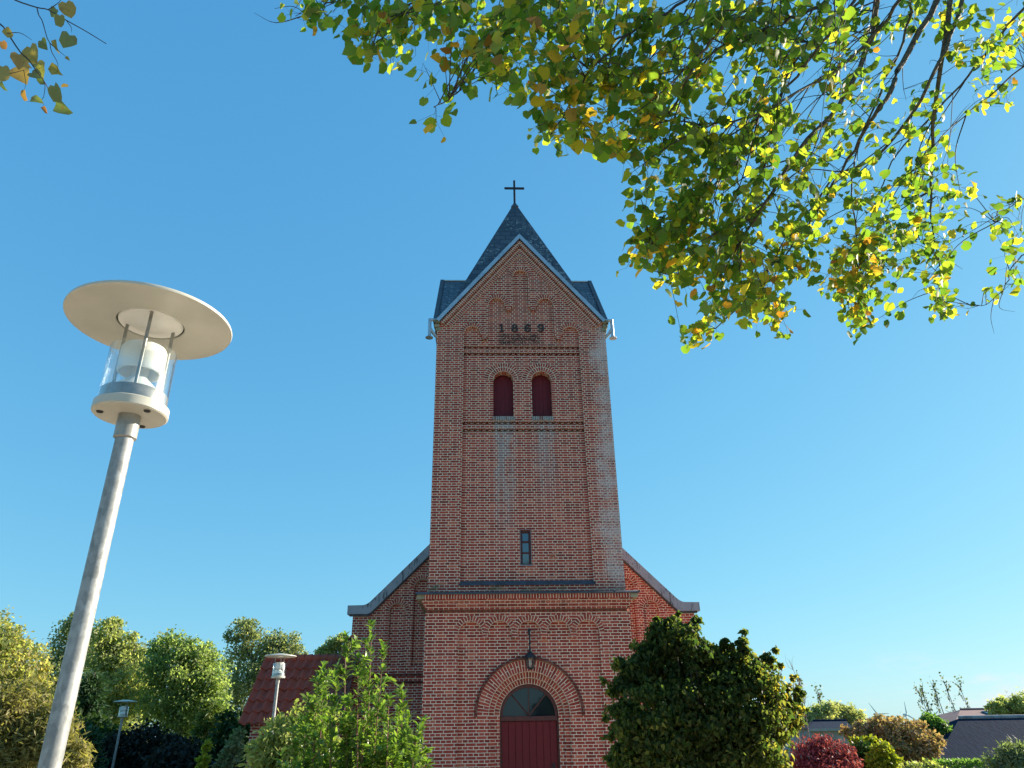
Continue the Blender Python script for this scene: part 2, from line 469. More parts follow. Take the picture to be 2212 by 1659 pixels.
def wood_mat():
    m, nt, b = new_mat('oxblood_paint')
    tc = nt.nodes.new('ShaderNodeTexCoord'); ob = tc.outputs['Object']
    f = noise(nt, scaled(nt, ob, 30, 30, 1.5), 1.0, 4)
    col = mixc(nt, f, (0.11, 0.009, 0.014), (0.16, 0.014, 0.020))
    wear = mrange(nt, noise(nt, scaled(nt, ob, 40, 40, 6), 1.0, 4, 0.7), 0.70, 0.76)
    col = mixc(nt, math_n(nt, 'MULTIPLY', wear, 0.35), col, (0.2, 0.17, 0.17))
    nt.links.new(col, b.inputs['Base Color'])
    b.inputs['Roughness'].default_value = 0.5; b.inputs['Specular IOR Level'].default_value = 0.25
    bump(nt, b, f, 0.12, 0.004)
    return m
MAT['wood'] = wood_mat()
MAT['wood_frame'] = plain('frame_paint', (0.06, 0.012, 0.012), (0.10, 0.02, 0.018), 12, 0.5)

def glass_dark(name, c=(0.012, 0.02, 0.024), rough=0.06):
    m, nt, b = new_mat(name)
    b.inputs['Base Color'].default_value = (*c, 1)
    b.inputs['Roughness'].default_value = rough
    b.inputs['IOR'].default_value = 1.52
    tc = nt.nodes.new('ShaderNodeTexCoord')
    bump(nt, b, noise(nt, tc.outputs['Object'], 5, 2), 0.06, 0.02)
    return m
MAT['pane'] = glass_dark('window_glass')
MAT['pane_sky'] = glass_dark('belfry_glass', (0.02, 0.035, 0.05), 0.08)
MAT['pane_sky'].node_tree.nodes['Principled BSDF'].inputs['IOR'].default_value = 2.3

def clear_glass():
    m, nt, b = new_mat('clear_tube_glass')
    out = nt.nodes['Material Output']
    tr = nt.nodes.new('ShaderNodeBsdfTransparent'); tr.inputs[0].default_value = (0.94, 0.965, 0.97, 1)
    gl = nt.nodes.new('ShaderNodeBsdfGlossy'); gl.inputs['Roughness'].default_value = 0.17; gl.inputs[0].default_value = (1, 1, 1, 1)
    fr = nt.nodes.new('ShaderNodeLayerWeight'); fr.inputs[0].default_value = 0.5
    fac = math_n(nt, 'MULTIPLY_ADD', math_n(nt, 'POWER', fr.outputs['Facing'], 2.0), 0.7, 0.09)
    mx = nt.nodes.new('ShaderNodeMixShader')
    nt.links.new(fac, mx.inputs[0]); nt.links.new(tr.outputs[0], mx.inputs[1]); nt.links.new(gl.outputs[0], mx.inputs[2])
    nt.links.new(mx.outputs[0], out.inputs[0])
    return m
MAT['clear'] = clear_glass()
MAT['lamp_paint'] = plain('cream_paint', (0.42, 0.425, 0.37), (0.50, 0.50, 0.44), 5, 0.36)
MAT['lamp_alu'] = plain('grey_lamp_alu', (0.22, 0.225, 0.21), (0.33, 0.33, 0.31), 24, 0.42, 0.3)
MAT['opal'] = plain('opal_white', (0.76, 0.76, 0.72), (0.82, 0.82, 0.78), 5, 0.3)

def leaf_mat(name, stops, trans=0.45, rough=0.5, spot=None, pale=None, spec=0.22, tint=1.0):
    m, nt, b = new_mat(name)
    out = nt.nodes['Material Output']
    g = nt.nodes.new('ShaderNodeNewGeometry')
    tc = nt.nodes.new('ShaderNodeTexCoord')
    mixf = math_n(nt, 'ADD', math_n(nt, 'MULTIPLY', g.outputs['Random Per Island'], 0.72), math_n(nt, 'MULTIPLY', mrange(nt, noise(nt, tc.outputs['Object'], 0.55, 2), 0.3, 0.7), 0.28))
    col = ramp(nt, mixf, stops)
    if spot:
        sp = mrange(nt, noise(nt, tc.outputs['Object'], 26, 3, 0.6), 0.60, 0.68)
        col = mixc(nt, math_n(nt, 'MULTIPLY', sp, 0.75), col, spot)
    surf = col
    if pale:
        surf = mixc(nt, math_n(nt, 'MULTIPLY', g.outputs['Backfacing'], 0.6), col, pale)
    nt.links.new(surf, b.inputs['Base Color'])
    b.inputs['Roughness'].default_value = rough
    b.inputs['Specular IOR Level'].default_value = spec
    tl = nt.nodes.new('ShaderNodeBsdfTranslucent')
    nt.links.new(mixc(nt, 1.0, col, (2.3 * tint, 2.5 * tint, 1.1), 'MULTIPLY'), tl.inputs[0])
    mx = nt.nodes.new('ShaderNodeMixShader'); mx.inputs[0].default_value = trans
    nt.links.new(b.outputs[0], mx.inputs[1]); nt.links.new(tl.outputs[0], mx.inputs[2])
    nt.links.new(mx.outputs[0], out.inputs[0])
    return m

LM = {}
LM['linden'] = leaf_mat('linden_leaf', [(0.0, (0.030, 0.070, 0.015)), (0.25, (0.060, 0.115, 0.020)), (0.52, (0.115, 0.175, 0.026)), (0.70, (0.21, 0.24, 0.03)), (0.82, (0.36, 0.29, 0.03)), (0.92, (0.40, 0.20, 0.03)), (0.98, (0.20, 0.08, 0.02))], 0.60, 0.55, spot=(0.17, 0.085, 0.02), pale=(0.18, 0.22, 0.13), spec=0.2, tint=1.08)
LM['sprig'] = leaf_mat('sprig_leaf', [(0.0, (0.06, 0.10, 0.03)), (0.3, (0.10, 0.13, 0.04)), (0.42, (0.26, 0.20, 0.05)), (0.6, (0.24, 0.10, 0.03)), (0.8, (0.16, 0.05, 0.02)), (1.0, (0.10, 0.03, 0.015))], 0.3, 0.5, spot=(0.13, 0.05, 0.02), pale=(0.25, 0.27, 0.17))
LM['laurel'] = leaf_mat('laurel_leaf', [(0.0, (0.0572, 0.11, 0.0242)), (0.5, (0.11, 0.1815, 0.0374)), (0.93, (0.187, 0.242, 0.055)), (0.99, (0.55, 0.33, 0.033))], 0.45, 0.3, spec=0.45)
LM['olive'] = leaf_mat('olive_shrub_leaf', [(0.0, (0.112, 0.1456, 0.0447)), (0.5, (0.224, 0.2576, 0.0896)), (1.0, (0.4256, 0.4256, 0.168))], 0.35, 0.5)
LM['lilac'] = leaf_mat('lilac_leaf', [(0.0, (0.020, 0.040, 0.014)), (0.35, (0.042, 0.068, 0.020)), (0.62, (0.085, 0.10, 0.030)), (0.80, (0.15, 0.145, 0.04)), (0.90, (0.30, 0.23, 0.04)), (1.0, (0.30, 0.14, 0.03))], 0.55, 0.5)
LM['yellow_tree'] = leaf_mat('yellowing_leaf', [(0.0, (0.1366, 0.1564, 0.0742)), (0.5, (0.2492, 0.2576, 0.1137)), (1.0, (0.4019, 0.3127, 0.1484))], 0.55, 0.55)
LM['olive_tree'] = leaf_mat('olive_tree_leaf', [(0.0, (0.1152, 0.1501, 0.0792)), (0.5, (0.2386, 0.2628, 0.1361)), (1.0, (0.3786, 0.3566, 0.1979))], 0.55, 0.55)
LM['green_tree'] = leaf_mat('green_tree_leaf', [(0.0, (0.0969, 0.1408, 0.0644)), (0.5, (0.1849, 0.2346, 0.104)), (1.0, (0.2993, 0.319, 0.1534))], 0.55, 0.55)
LM['dark_tree'] = leaf_mat('dark_tree_leaf', [(0.0, (0.0842, 0.1144, 0.0786)), (0.5, (0.1685, 0.1976, 0.1185)), (1.0, (0.3182, 0.3016, 0.183))], 0.5, 0.55)
LM['fir'] = leaf_mat('fir_needles', [(0.0, (0.0215, 0.0538, 0.0246)), (0.6, (0.0461, 0.0952, 0.0399)), (1.0, (0.0922, 0.1382, 0.0538))], 0.15, 0.5)
LM['pine'] = leaf_mat('pine_needles', [(0.0, (0.0627, 0.1075, 0.0287)), (0.7, (0.1344, 0.1792, 0.0394)), (0.94, (0.233, 0.215, 0.0448)), (1.0, (0.4659, 0.1971, 0.0358))], 0.2, 0.5)
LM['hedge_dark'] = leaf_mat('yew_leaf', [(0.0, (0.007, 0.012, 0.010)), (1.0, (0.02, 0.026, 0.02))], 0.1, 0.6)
LM['red'] = leaf_mat('red_leaf', [(0.0, (0.08, 0.015, 0.028)), (0.5, (0.19, 0.036, 0.060)), (1.0, (0.30, 0.085, 0.11))], 0.3, 0.6)
LM['limegreen'] = leaf_mat('lime_leaf', [(0.0, (0.096, 0.132, 0.0144)), (0.6, (0.216, 0.228, 0.024)), (1.0, (0.336, 0.3, 0.036))], 0.4, 0.5)
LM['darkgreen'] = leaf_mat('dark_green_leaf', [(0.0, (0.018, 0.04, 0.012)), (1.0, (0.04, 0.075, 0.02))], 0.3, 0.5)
LM['midgreen'] = leaf_mat('mid_green_leaf', [(0.0, (0.063, 0.14, 0.035)), (1.0, (0.14, 0.224, 0.063))], 0.4, 0.5)
LM['brown'] = leaf_mat('russet_leaf', [(0.0, (0.145, 0.145, 0.0653)), (0.35, (0.261, 0.203, 0.1087)), (0.7, (0.377, 0.2392, 0.1522)), (1.0, (0.435, 0.2755, 0.1885))], 0.25, 0.7)
LM['grey'] = leaf_mat('grey_green_leaf', [(0.0, (0.078, 0.1105, 0.0585)), (1.0, (0.195, 0.234, 0.13))], 0.3, 0.5)
LM['pale'] = leaf_mat('hazed_far_leaf', [(0.0, (0.1792, 0.215, 0.1075)), (1.0, (0.3942, 0.3763, 0.1971))], 0.4, 0.6)  # distance haze put into the colour: leaves lightened
LM['poplar'] = leaf_mat('poplar_leaf', [(0.0, (0.07, 0.09, 0.05)), (1.0, (0.12, 0.13, 0.07))], 0.3, 0.6)
MAT['bark'] = plain('bark', (0.045, 0.038, 0.028), (0.11, 0.095, 0.07), 22, 0.9, bmp=0.5)
MAT['twig'] = plain('twig_bark', (0.022, 0.018, 0.018), (0.055, 0.045, 0.04), 30, 0.8)
MAT['limb'] = plain('linden_bark', (0.035, 0.033, 0.025), (0.12, 0.115, 0.085), 34, 0.85, bmp=0.4)
MAT['redstem'] = plain('laurel_stem', (0.12, 0.05, 0.025), (0.20, 0.10, 0.05), 14, 0.6)

# ------------------------------------------------------------------ foliage
T_QUAD = (np.array([(0, 0, 0), (0.5, 0.34, 0.06), (1, 0, -0.05), (0.5, -0.34, 0.06)]), [(0, 1, 2), (0, 2, 3)])
T_HEART = (np.array([(0.06, 0, 0), (-0.07, 0.22, 0.04), (0.08, 0.45, 0.09), (0.42, 0.53, 0.12), (0.78, 0.36, 0.06), (1.0, 0, -0.12),
                     (0.78, -0.36, 0.06), (0.42, -0.53, 0.12), (0.08, -0.45, 0.09), (-0.07, -0.22, 0.04), (0.5, 0, 0.0)]),
           [(0, 1, 2, 10), (10, 2, 3), (10, 3, 4), (10, 4, 5), (10, 5, 6), (10, 6, 7), (10, 7, 8), (0, 10, 8, 9)])
T_CURL = (np.array([(0.0, 0, 0), (0.05, 0.28, 0.16), (0.45, 0.36, 0.26), (0.85, 0.14, 0.10), (1.0, 0, -0.12), (0.82, -0.16, 0.08),
                    (0.40, -0.30, 0.22), (0.08, -0.26, 0.18), (0.48, 0, -0.03)]),
          [(0, 1, 8), (8, 1, 2), (8, 2, 3), (8, 3, 4), (8, 4, 5), (8, 5, 6), (8, 6, 7), (0, 8, 7)])
T_LANCE = (np.array([(0, 0, 0), (0.3, 0.17, 0.06), (0.7, 0.19, 0.05), (1, 0, -0.08), (0.7, -0.19, 0.05), (0.3, -0.17, 0.06), (0.5, 0, 0.0)]),
           [(0, 1, 6), (6, 1, 2), (6, 2, 3), (6, 3, 4), (6, 4, 5), (0, 6, 5)])
T_NEEDLE = (np.array([(0, 0, 0), (0.5, 0.12, 0.02), (1, 0, 0), (0.5, -0.12, 0.02)]), [(0, 1, 2), (0, 2, 3)])

def unit(v):
    return v / np.maximum(np.linalg.norm(v, axis=1, keepdims=True), 1e-9)

def leaves(name, templ, pos, xdir, nrm, size, mat, parent):
    """one mesh of many separate leaves"""
    T, F = templ
    pos, xdir, nrm, size = map(np.asarray, (pos, xdir, nrm, size))
    n = len(pos)
    x = unit(xdir)
    z = unit(nrm - x * (nrm * x).sum(1, keepdims=True))
    y = np.cross(z, x)
    jit = 1 + rng.normal(0, 0.10, (n, len(T), 1))
    V = pos[:, None, :] + size[:, None, None] * jit * (T[None, :, 0:1] * x[:, None, :] + T[None, :, 1:2] * y[:, None, :] + T[None, :, 2:3] * z[:, None, :])
    V = V.reshape(-1, 3)
    k = len(T)
    base = parent.matrix_basis.translation if parent is not None else Vector((0, 0, 0))
    V = V - np.array(base)
    loops, starts, tots = [], [], []
    fl = np.concatenate([np.array(f) for f in F]); cnt = np.array([len(f) for f in F])
    L = (fl[None, :] + (np.arange(n) * k)[:, None]).reshape(-1)
    tots = np.tile(cnt, n)
    starts = np.concatenate([[0], np.cumsum(tots)[:-1]])
    me = bpy.data.meshes.new(name)
    me.vertices.add(len(V)); me.vertices.foreach_set('co', V.astype(np.float32).ravel())
    me.loops.add(len(L)); me.loops.foreach_set('vertex_index', L.astype(np.int32))
    me.polygons.add(len(tots)); me.polygons.foreach_set('loop_start', starts.astype(np.int32)); me.polygons.foreach_set('loop_total', tots.astype(np.int32))
    me.update(calc_edges=True)
    me.validate()
    me.materials.append(mat)
    o = bpy.data.objects.new(name, me)
    COL.objects.link(o)
    if parent is not None: o.parent = parent
    return o

def rdir(n):
    return unit(rng.normal(size=(n, 3)))

def blob_points(blobs, n, clump=0.26, per=26, shell=0.4, squash=1.0):
    """leaf positions in clumps spread through a set of (centre, radius) balls"""
    w = np.array([b[1] ** 2 for b in blobs]); w = w / w.sum()
    ncl = max(4, n // per)
    idx = rng.choice(len(blobs), ncl, p=w)
    C = np.array([list(b[0]) for b in blobs])[idx]; Rr = np.array([b[1] for b in blobs])[idx]
    d = rdir(ncl)
    rr = Rr * (shell + (1 - shell) * rng.random(ncl) ** 0.6) * 0.92
    cc = C + d * rr[:, None] * np.array([1, 1, squash])
    ci = rng.integers(0, ncl, n)
    P = cc[ci] + rng.normal(size=(n, 3)) * (Rr[ci] * clump)[:, None] * np.array([1, 1, 0.75]) * 0.62
    return P, d[ci]

def gz(x, y):
    """terrain height: level churchyard, falling away to the right and behind"""
    def ss(a, b, t):
        t = min(1, max(0, (t - a) / (b - a))); return t * t * (3 - 2 * t)
    return -3.6 * ss(9, 42, x) * (0.55 + 0.45 * ss(0, 60, y + 20)) - 2.0 * ss(60, 400, y) * (1 - ss(9, 42, x)) - 0.8 * ss(-20, -80, -abs(x) if x < 0 else 0)

def wood(mb, a, b, r0, r1, bend=0.08, n=6, segs=6):
    a, b = Vector(a), Vector(b)
    L = (b - a).length
    off = Vector(rng.normal(size=3) * L * bend)
    pts, rs = [], []
    for i in range(segs + 1):
        t = i / segs
        pts.append(a.lerp(b, t) + off * math.sin(math.pi * t) + Vector(rng.normal(size=3) * L * 0.012 * (1 if 0 < i < segs else 0)))
        rs.append(r0 + (r1 - r0) * t)
    mb.tube(pts, rs, n)
    return pts

def tree(name, label, cat, Y, blobs, n, lsize, mat, trunk_px, group=None, clump=0.26, per=26, templ=T_QUAD, up=0.35, wind=0.0, dscale=0.9, trunk_r=0.16, bark=None, shell=0.4):
    bl = []
    for (px, py, r) in blobs:
        dy = rng.uniform(-0.5, 0.5)
        c = at(px, py, Y); s = pxsize(c)
        c = at(px, py, Y + dy * r * s)
        bl.append((c, r * s))
    tb = at(trunk_px, 1590, Y)
    root = empty(name, (tb.x, tb.y, gz(tb.x, tb.y)))
    tag(root, label, cat, group)
    P, d = blob_points(bl, n, clump, per, shell)
    P = P.copy()
    nr = unit(rng.normal(size=(n, 3)) + d * 0.5 + np.array([0, 0, up]))
    xd = rng.normal(size=(n, 3)) + np.array([wind, 0, -0.35])
    leaves('crown', templ, P, xd, nr, lsize * rng.uniform(0.6, 1.35, n), mat, root)
    mb = MB()
    o = root.location
    top = max(b[0].z for b in bl)
    c0 = sum((b[0] for b in bl), Vector()) / len(bl)
    wood(mb, (0, 0, -0.3), (c0.x - o.x, c0.y - o.y, c0.z - o.z), trunk_r, trunk_r * 0.45, 0.03, 8)
    for c, r in bl:
        st = Vector((0, 0, 0)).lerp(Vector((c0.x - o.x, c0.y - o.y, c0.z - o.z)), random.uniform(0.45, 0.95))
        e = Vector(c) - o
        wood(mb, st, e, trunk_r * 0.42, trunk_r * 0.12, 0.06)
        for _ in range(4):
            q = e + Vector(rdir(1)[0]) * r * 0.85
            wood(mb, st.lerp(e, random.uniform(0.5, 1)), q, trunk_r * 0.16, 0.006, 0.08, 5, 4)
    mb.build('trunk', bark or MAT['bark'], root)
    return root

# ================================================================== GROUND
def build_ground():
    mb = MB()
    xs = [-4500, -1500, -500, -200, -100, -60] + list(range(-40, 62, 3)) + [80, 120, 220, 500, 1500, 4500]
    ys = [-400, -120, -60] + list(range(-36, 90, 4)) + [110, 160, 250, 400, 800, 1600, 3000, 5500]
    pts = [(x, y, gz(x, y)) for y in ys for x in xs]
    nx = len(xs)
    fs = [(j * nx + i, j * nx + i + 1, (j + 1) * nx + i + 1, (j + 1) * nx + i) for j in range(len(ys) - 1) for i in range(nx - 1)]
    mb.add(pts, fs, None, True)
    m, nt, b = new_mat('lawn')
    tc = nt.nodes.new('ShaderNodeTexCoord'); ob = tc.outputs['Object']
    f = noise(nt, ob, 0.35, 5, 0.65)
    col = ramp(nt, f, [(0.3, (0.055, 0.075, 0.022)), (0.55, (0.10, 0.115, 0.035)), (0.75, (0.16, 0.145, 0.055))])
    nt.links.new(col, b.inputs['Base Color']); b.inputs['Roughness'].default_value = 0.95
    bump(nt, b, noise(nt, ob, 60, 3), 0.6, 0.03)
    o = mb.build('ground', m, autosmooth=False)
    o['kind'] = 'structure'
    mb = MB()
    out = [(-7.5, -34), (9.0, -34), (9.0, -10), (9.0, -3), (9.0, 3.2), (4.95, 3.2), (4.95, -0.1), (-8.2, -0.1), (-8.2, -3), (-7.0, -10)]
    mb.add([(x, y, 0.004) for x, y in out], [tuple(range(10))])
    m, nt, b = new_mat('bounce_gravel')
    tc = nt.nodes.new('ShaderNodeTexCoord'); ob = tc.outputs['Object']
    col = mixc(nt, noise(nt, ob, 40, 4, 0.8), (0.40, 0.31, 0.22), (0.64, 0.50, 0.37))
    nt.links.new(col, b.inputs['Base Color']); b.inputs['Roughness'].default_value = 0.95
    bump(nt, b, noise(nt, ob, 80, 3), 0.6, 0.02)
    o = mb.build('path', m)  # unseen sheet, widened and warm-toned to bounce sunlight up onto the church
    o['kind'] = 'structure'
build_ground()

# ================================================================== CHURCH
church = empty('church', (0, 0, 0))
tag(church, 'red brick church with a gabled tower, dated 1869, and slate spire topped by a cross', 'church')

def arc(cx, cz, r, a0, a1, n=14):
    return [(cx + r * math.cos(a0 + (a1 - a0) * i / n), cz + r * math.sin(a0 + (a1 - a0) * i / n)) for i in range(n + 1)]

HW, HL, PX = 2.364, 2.405, 1.61           # tower half widths (upper, lower), pilaster inner edge
DEP = 4.73
PI = math.pi

def build_church():
    wall = MB()
    # ---- upper stage, outer skin with the stepped blind arcade cut out of it
    def z(v): return v + E
    outer = [(-HW, z(2.93)), (HW, z(2.93)), (HW, z(10.30)), (0, z(13.19)), (-HW, z(10.30))]
    right = [(PX, z(3.16))] + arc(1.378, z(10.05), 0.232, 0, PI, 12)
    right += [(1.146, z(9.985)), (1.10, z(9.985)), (1.10, z(9.905)), (1.065, z(9.905)), (1.065, z(9.85)), (0.995, z(9.85)), (0.995, z(9.905)), (0.96, z(9.905)), (0.96, z(9.985)), (0.925, z(9.985))]
    right += arc(0.694, z(10.985), 0.231, 0, PI, 12)
    right += [(0.463, z(10.925)), (0.42, z(10.925)), (0.42, z(10.845)), (0.385, z(10.845)), (0.385, z(10.79)), (0.315, z(10.79)), (0.315, z(10.845)), (0.28, z(10.845)), (0.28, z(10.925)), (0.222, z(10.925)), ]
    top = arc(0.0, z(11.955), 0.222, 0, PI, 12)
    left = [(-x, y) for x, y in right[::-1]]
    wall.plate(outer, [right + top + left], 0.0, 0.085)
    # ---- recessed panel with sound openings, slit window and the saw-tooth slots
    def slot(za, zb): return [(-1.70, z(za)), (1.70, z(za)), (1.70, z(zb)), (-1.70, z(zb))]
    teeth_rows = [(9.60, 9.695), (9.40, 9.495), (7.325, 7.42), (7.115, 7.21)]
    panel_holes = [slot(a, b) for a, b in teeth_rows]
    LC = [(-0.521, 0.272), (0.521, 0.272)]
    for cx, r in LC:
        panel_holes.append([(cx - r, z(7.56)), (cx + r, z(7.56))] + arc(cx, z(8.645), r, 0, PI, 16))
    SL = (-0.138, 0.118, 3.645, 4.505)
    panel_holes.append([(SL[0], z(SL[2])), (SL[1], z(SL[2])), (SL[1], z(SL[3])), (SL[0], z(SL[3]))])
    wall.plate([(-1.75, z(3.0)), (1.75, z(3.0)), (1.75, z(10.6)), (1.1, z(11.3)), (0.35, z(12.3)), (-0.35, z(12.3)), (-1.1, z(11.3)), (-1.75, z(10.6))], panel_holes, 0.085, 0.34, edges=False)
    for a, b in teeth_rows:
        wall.quad((-1.7, 0.20, z(a)), (1.7, 0.20, z(a)), (1.7, 0.20, z(b)), (-1.7, 0.20, z(b)))
        nt_ = 20
        for i in range(nt_):
            x0 = -PX + 2 * PX * i / nt_; x1 = x0 + 2 * PX / nt_; xm = (x0 + x1) / 2
            jj = random.uniform(-0.004, 0.004)
            za, zb = z(a) - 0.0005, z(b) - 0.022
            p = [(x0, 0.198, za), (xm, 0.079 + jj, za), (x1, 0.198, za), (x0, 0.198, zb), (xm, 0.079 + jj, zb), (x1, 0.198, zb)]
            wall.add(p, [(0, 1, 4, 3), (1, 2, 5, 4), (3, 4, 5), (0, 2, 1)])
    # ---- body: sides and back
    def gable_side(x, s):
        p = [(x, 0.0, z(2.93)), (x, DEP, z(2.93)), (x, DEP, z(10.30)), (x, DEP / 2, z(13.19)), (x, 0.0, z(10.30))]
        wall.add(p, [(0, 1, 2, 3, 4) if s > 0 else (4, 3, 2, 1, 0)])
    gable_side(HW, 1); gable_side(-HW, -1)
    wall.add([(-HW, DEP, 0), (HW, DEP, 0), (HW, DEP, z(10.3)), (0, DEP, z(13.19)), (-HW, DEP, z(10.3))], [(4, 3, 2, 1, 0)])
    # ---- lower stage: pilasters and arcade
    yl = -0.04
    pit = 0.684; r5 = 0.272
    cs = [-1.354 + pit * i + 0.008 for i in range(5)]
    out = [(-HL, -0.2), (-1.63, -0.2), (-1.63, z(2.055))]
    for i, c in enumerate(cs):
        a = arc(c, z(2.055), r5, PI, 0, 12)
        if i == 0: a[0] = (-1.63, z(2.055))
        out += a[1:] if i == 0 else a
        if i < 4:
            xr, xl = c + r5, cs[i + 1] - r5
            out += [(xr, z(1.935)), (xl, z(1.935))]
    out += [(1.66, z(2.055)), (1.66, -0.2), (HL, -0.2), (HL, z(2.52)), (-HL, z(2.52))]
    # close by splitting into a frame polygon
    wall.plate(out, [], yl, 0.045)
    door_r = 0.915
    dz = z(0.30)
    hole = [(-door_r - 0.01, -0.2), (door_r - 0.01, -0.2)] + arc(-0.01, dz, door_r, 0, PI, 24)
    po = [(-1.75, -0.2), (-door_r - 0.01, -0.2)] + arc(-0.01, dz, door_r, PI, 0, 24) + [(door_r - 0.01, -0.2), (1.75, -0.2), (1.75, z(2.45)), (-1.75, z(2.45))]
    wall.plate(po, [], 0.045, 0.13, edges=True)
    # stepped door jambs, two orders
    for r0, r1, ya, yb in ((0.79, 0.94, 0.125, 0.205), (0.665, 0.815, 0.20, 0.30)):
        for s in (-1, 1):
            xa, xb = sorted((-0.01 + s * r0, -0.01 + s * r1))
            wall.quad((xa, ya, -0.2), (xb, ya, -0.2), (xb, ya, dz), (xa, ya, dz))
            xi = -0.01 + s * r0
            q = [(xi, ya, -0.2), (xi, yb, -0.2), (xi, yb, dz), (xi, ya, dz)]
            wall.quad(*(q if s < 0 else q[::-1]))
    for s in (-1, 1):
        x = s * HL
        q = [(x, yl, -0.2), (x, DEP, -0.2), (x, DEP, z(2.52)), (x, yl, z(2.52))]
        wall.quad(*(q if s > 0 else q[::-1]))
    wall.build('tower_wall', MAT['brick_tower'], church)

    # ---- cornice of the lower stage: saw-tooth course, oversailing courses, soldiers
    cor = MB()
    cor.box(-HL - 0.002, HL + 0.002, yl - 0.045, DEP - 0.02, z(2.585), z(2.66))
    cor.box(-HL - 0.045, HL + 0.045, yl - 0.085, DEP - 0.03, z(2.66) + 0.0005, z(2.735))
    cor.box(-HL - 0.09, HL + 0.09, yl - 0.125, DEP - 0.04, z(2.735) + 0.0005, z(2.808))
    cor.box(-HL + 0.02, HL - 0.02, yl + 0.012, DEP - 0.05, z(2.50), z(2.5855))
    cor.build('cornice', MAT['brick_nave'], church)
    cor = MB()
    cor.box(-HL + 0.0205, HL - 0.0205, yl + 0.0115, yl + 0.05, z(2.5005), z(2.5848))
    nt_ = 40
    for i in range(nt_):
        x0 = -HL + 2 * HL * (i + 0.08) / nt_; x1 = -HL + 2 * HL * (i + 0.92) / nt_; xm = (x0 + x1) / 2
        p = [(x0, yl + 0.02, z(2.515)), (xm, yl - 0.035, z(2.515)), (x1, yl + 0.02, z(2.515)), (x0, yl + 0.02, z(2.584)), (xm, yl - 0.035, z(2.584)), (x1, yl + 0.02, z(2.584))]
        cor.add(p, [(0, 1, 4, 3), (1, 2, 5, 4), (0, 2, 1)])
    cor.build('sawtooth_course', MAT['brick_dark'], church)
    sol = MB()
    sol.box(-HL - 0.02, HL + 0.02, yl - 0.19, DEP - 0.06, z(2.808) + 0.0005, z(2.908))
    sol.build('soldier_course', MAT['brick_soldier'], church)
    for s in (-1, 1):
        st = MB()
        xa, xb = sorted((s * (HL + 0.0205), s * (HL + 0.20)))
        st.box(xa, xb, yl - 0.192, DEP - 0.07, z(2.809), z(2.909))
        st.build('corner_stone', MAT['stone'], church)
    # ---- flashings
    fl = MB()
    xo = HL + 0.235
    nseg = 9
    for i in range(nseg):
        xa = -xo + 2 * xo * i / nseg; xb = -xo + 2 * xo * (i + 1) / nseg - 0.006
        fl.add([(xa, yl - 0.245, z(2.905)), (xb, yl - 0.245, z(2.905)), (xb, yl - 0.245, z(2.93)), (xa, yl - 0.245, z(2.93)), (xa, 0.002, z(3.005)), (xb, 0.002, z(3.005)), (xa, 0.002, z(2.905)), (xb, 0.002, z(2.905))],
               [(0, 1, 2, 3), (3, 2, 5, 4), (1, 7, 5, 2), (6, 0, 3, 4), (6, 7, 1, 0)])
        fl.box(xb - 0.012, xb + 0.018, yl - 0.25, yl - 0.05, z(2.925), z(2.955))
    for s in (-1, 1):
        xa, xb = sorted((s * (HW + 0.001), s * xo))
        zi, zo = z(3.0), z(2.93)
        if s > 0: p = [(xa, 0.003, zi), (xb, 0.003, zo), (xb, DEP, zo), (xa, DEP, zi)]
        else: p = [(xa, 0.003, zo), (xb, 0.003, zi), (xb, DEP, zi), (xa, DEP, zo)]
        fl.quad(*p)
        q = [(s * xo, 0.003, z(2.905)), (s * xo, DEP, z(2.905)), (s * xo, DEP, z(2.93)), (s * xo, 0.003, z(2.93))]
        fl.quad(*(q if s > 0 else q[::-1]))
    fl.build('flashing', MAT['lead'], church)
    f2 = MB()
    for i in range(6):
        xa = -PX - 0.03 + (2 * PX + 0.06) * i / 6; xb = xa + (2 * PX + 0.06) / 6 - 0.005
        f2.add([(xa, -0.035, z(3.155)), (xb, -0.035, z(3.155)), (xb, 0.0845, z(3.268)), (xa, 0.0845, z(3.268)), (xa, -0.035, z(3.14)), (xb, -0.035, z(3.14))], [(0, 1, 2, 3), (4, 5, 1, 0)])
        f2.box(xb - 0.006, xb + 0.012, -0.036, 0.03, z(3.157), z(3.225))
    f2.build('flashing', MAT['lead'], church)

    # ---- arch rings
    ar = MB()
    for s in (-1, 1):
        ar.ring(s * 1.378, z(10.05), 0.232, 0.352, -0.004, 0.03)
        ar.ring(s * 0.694, z(10.985), 0.231, 0.351, -0.004, 0.03)
    ar.ring(0, z(11.955), 0.222, 0.342, -0.004, 0.03)
    for c in cs: ar.ring(c, z(2.055), r5, r5 + 0.118, yl - 0.004 - 0.0004 * cs.index(c), 0.0)
    for cx, r in LC:
        ar.ring(cx, z(8.645), r, r + 0.124, 0.080, 0.34)
        ar.ring(cx, z(8.645), r + 0.126, r + 0.246, 0.0815, 0.10)
    ar.ring(-0.01, dz, 0.79, 0.913, 0.123, 0.21, n=32)
    ar.ring(-0.01, dz, 0.665, 0.788, 0.198, 0.30, n=32)
    ar.build('arch_ring', MAT['brick_half'], church)
    dr = MB(); dr.ring(-0.01, dz, 0.915, 1.175, 0.040, 0.13, n=40); dr.build('door_arch', MAT['brick_full'], church)
    hood = MB()
    pts = [(-0.01 + 1.208 * math.cos(t), 0.03, dz + 1.208 * math.sin(t)) for t in np.linspace(-0.02, PI + 0.02, 33)]
    hood.tube(pts, 0.036, 8)
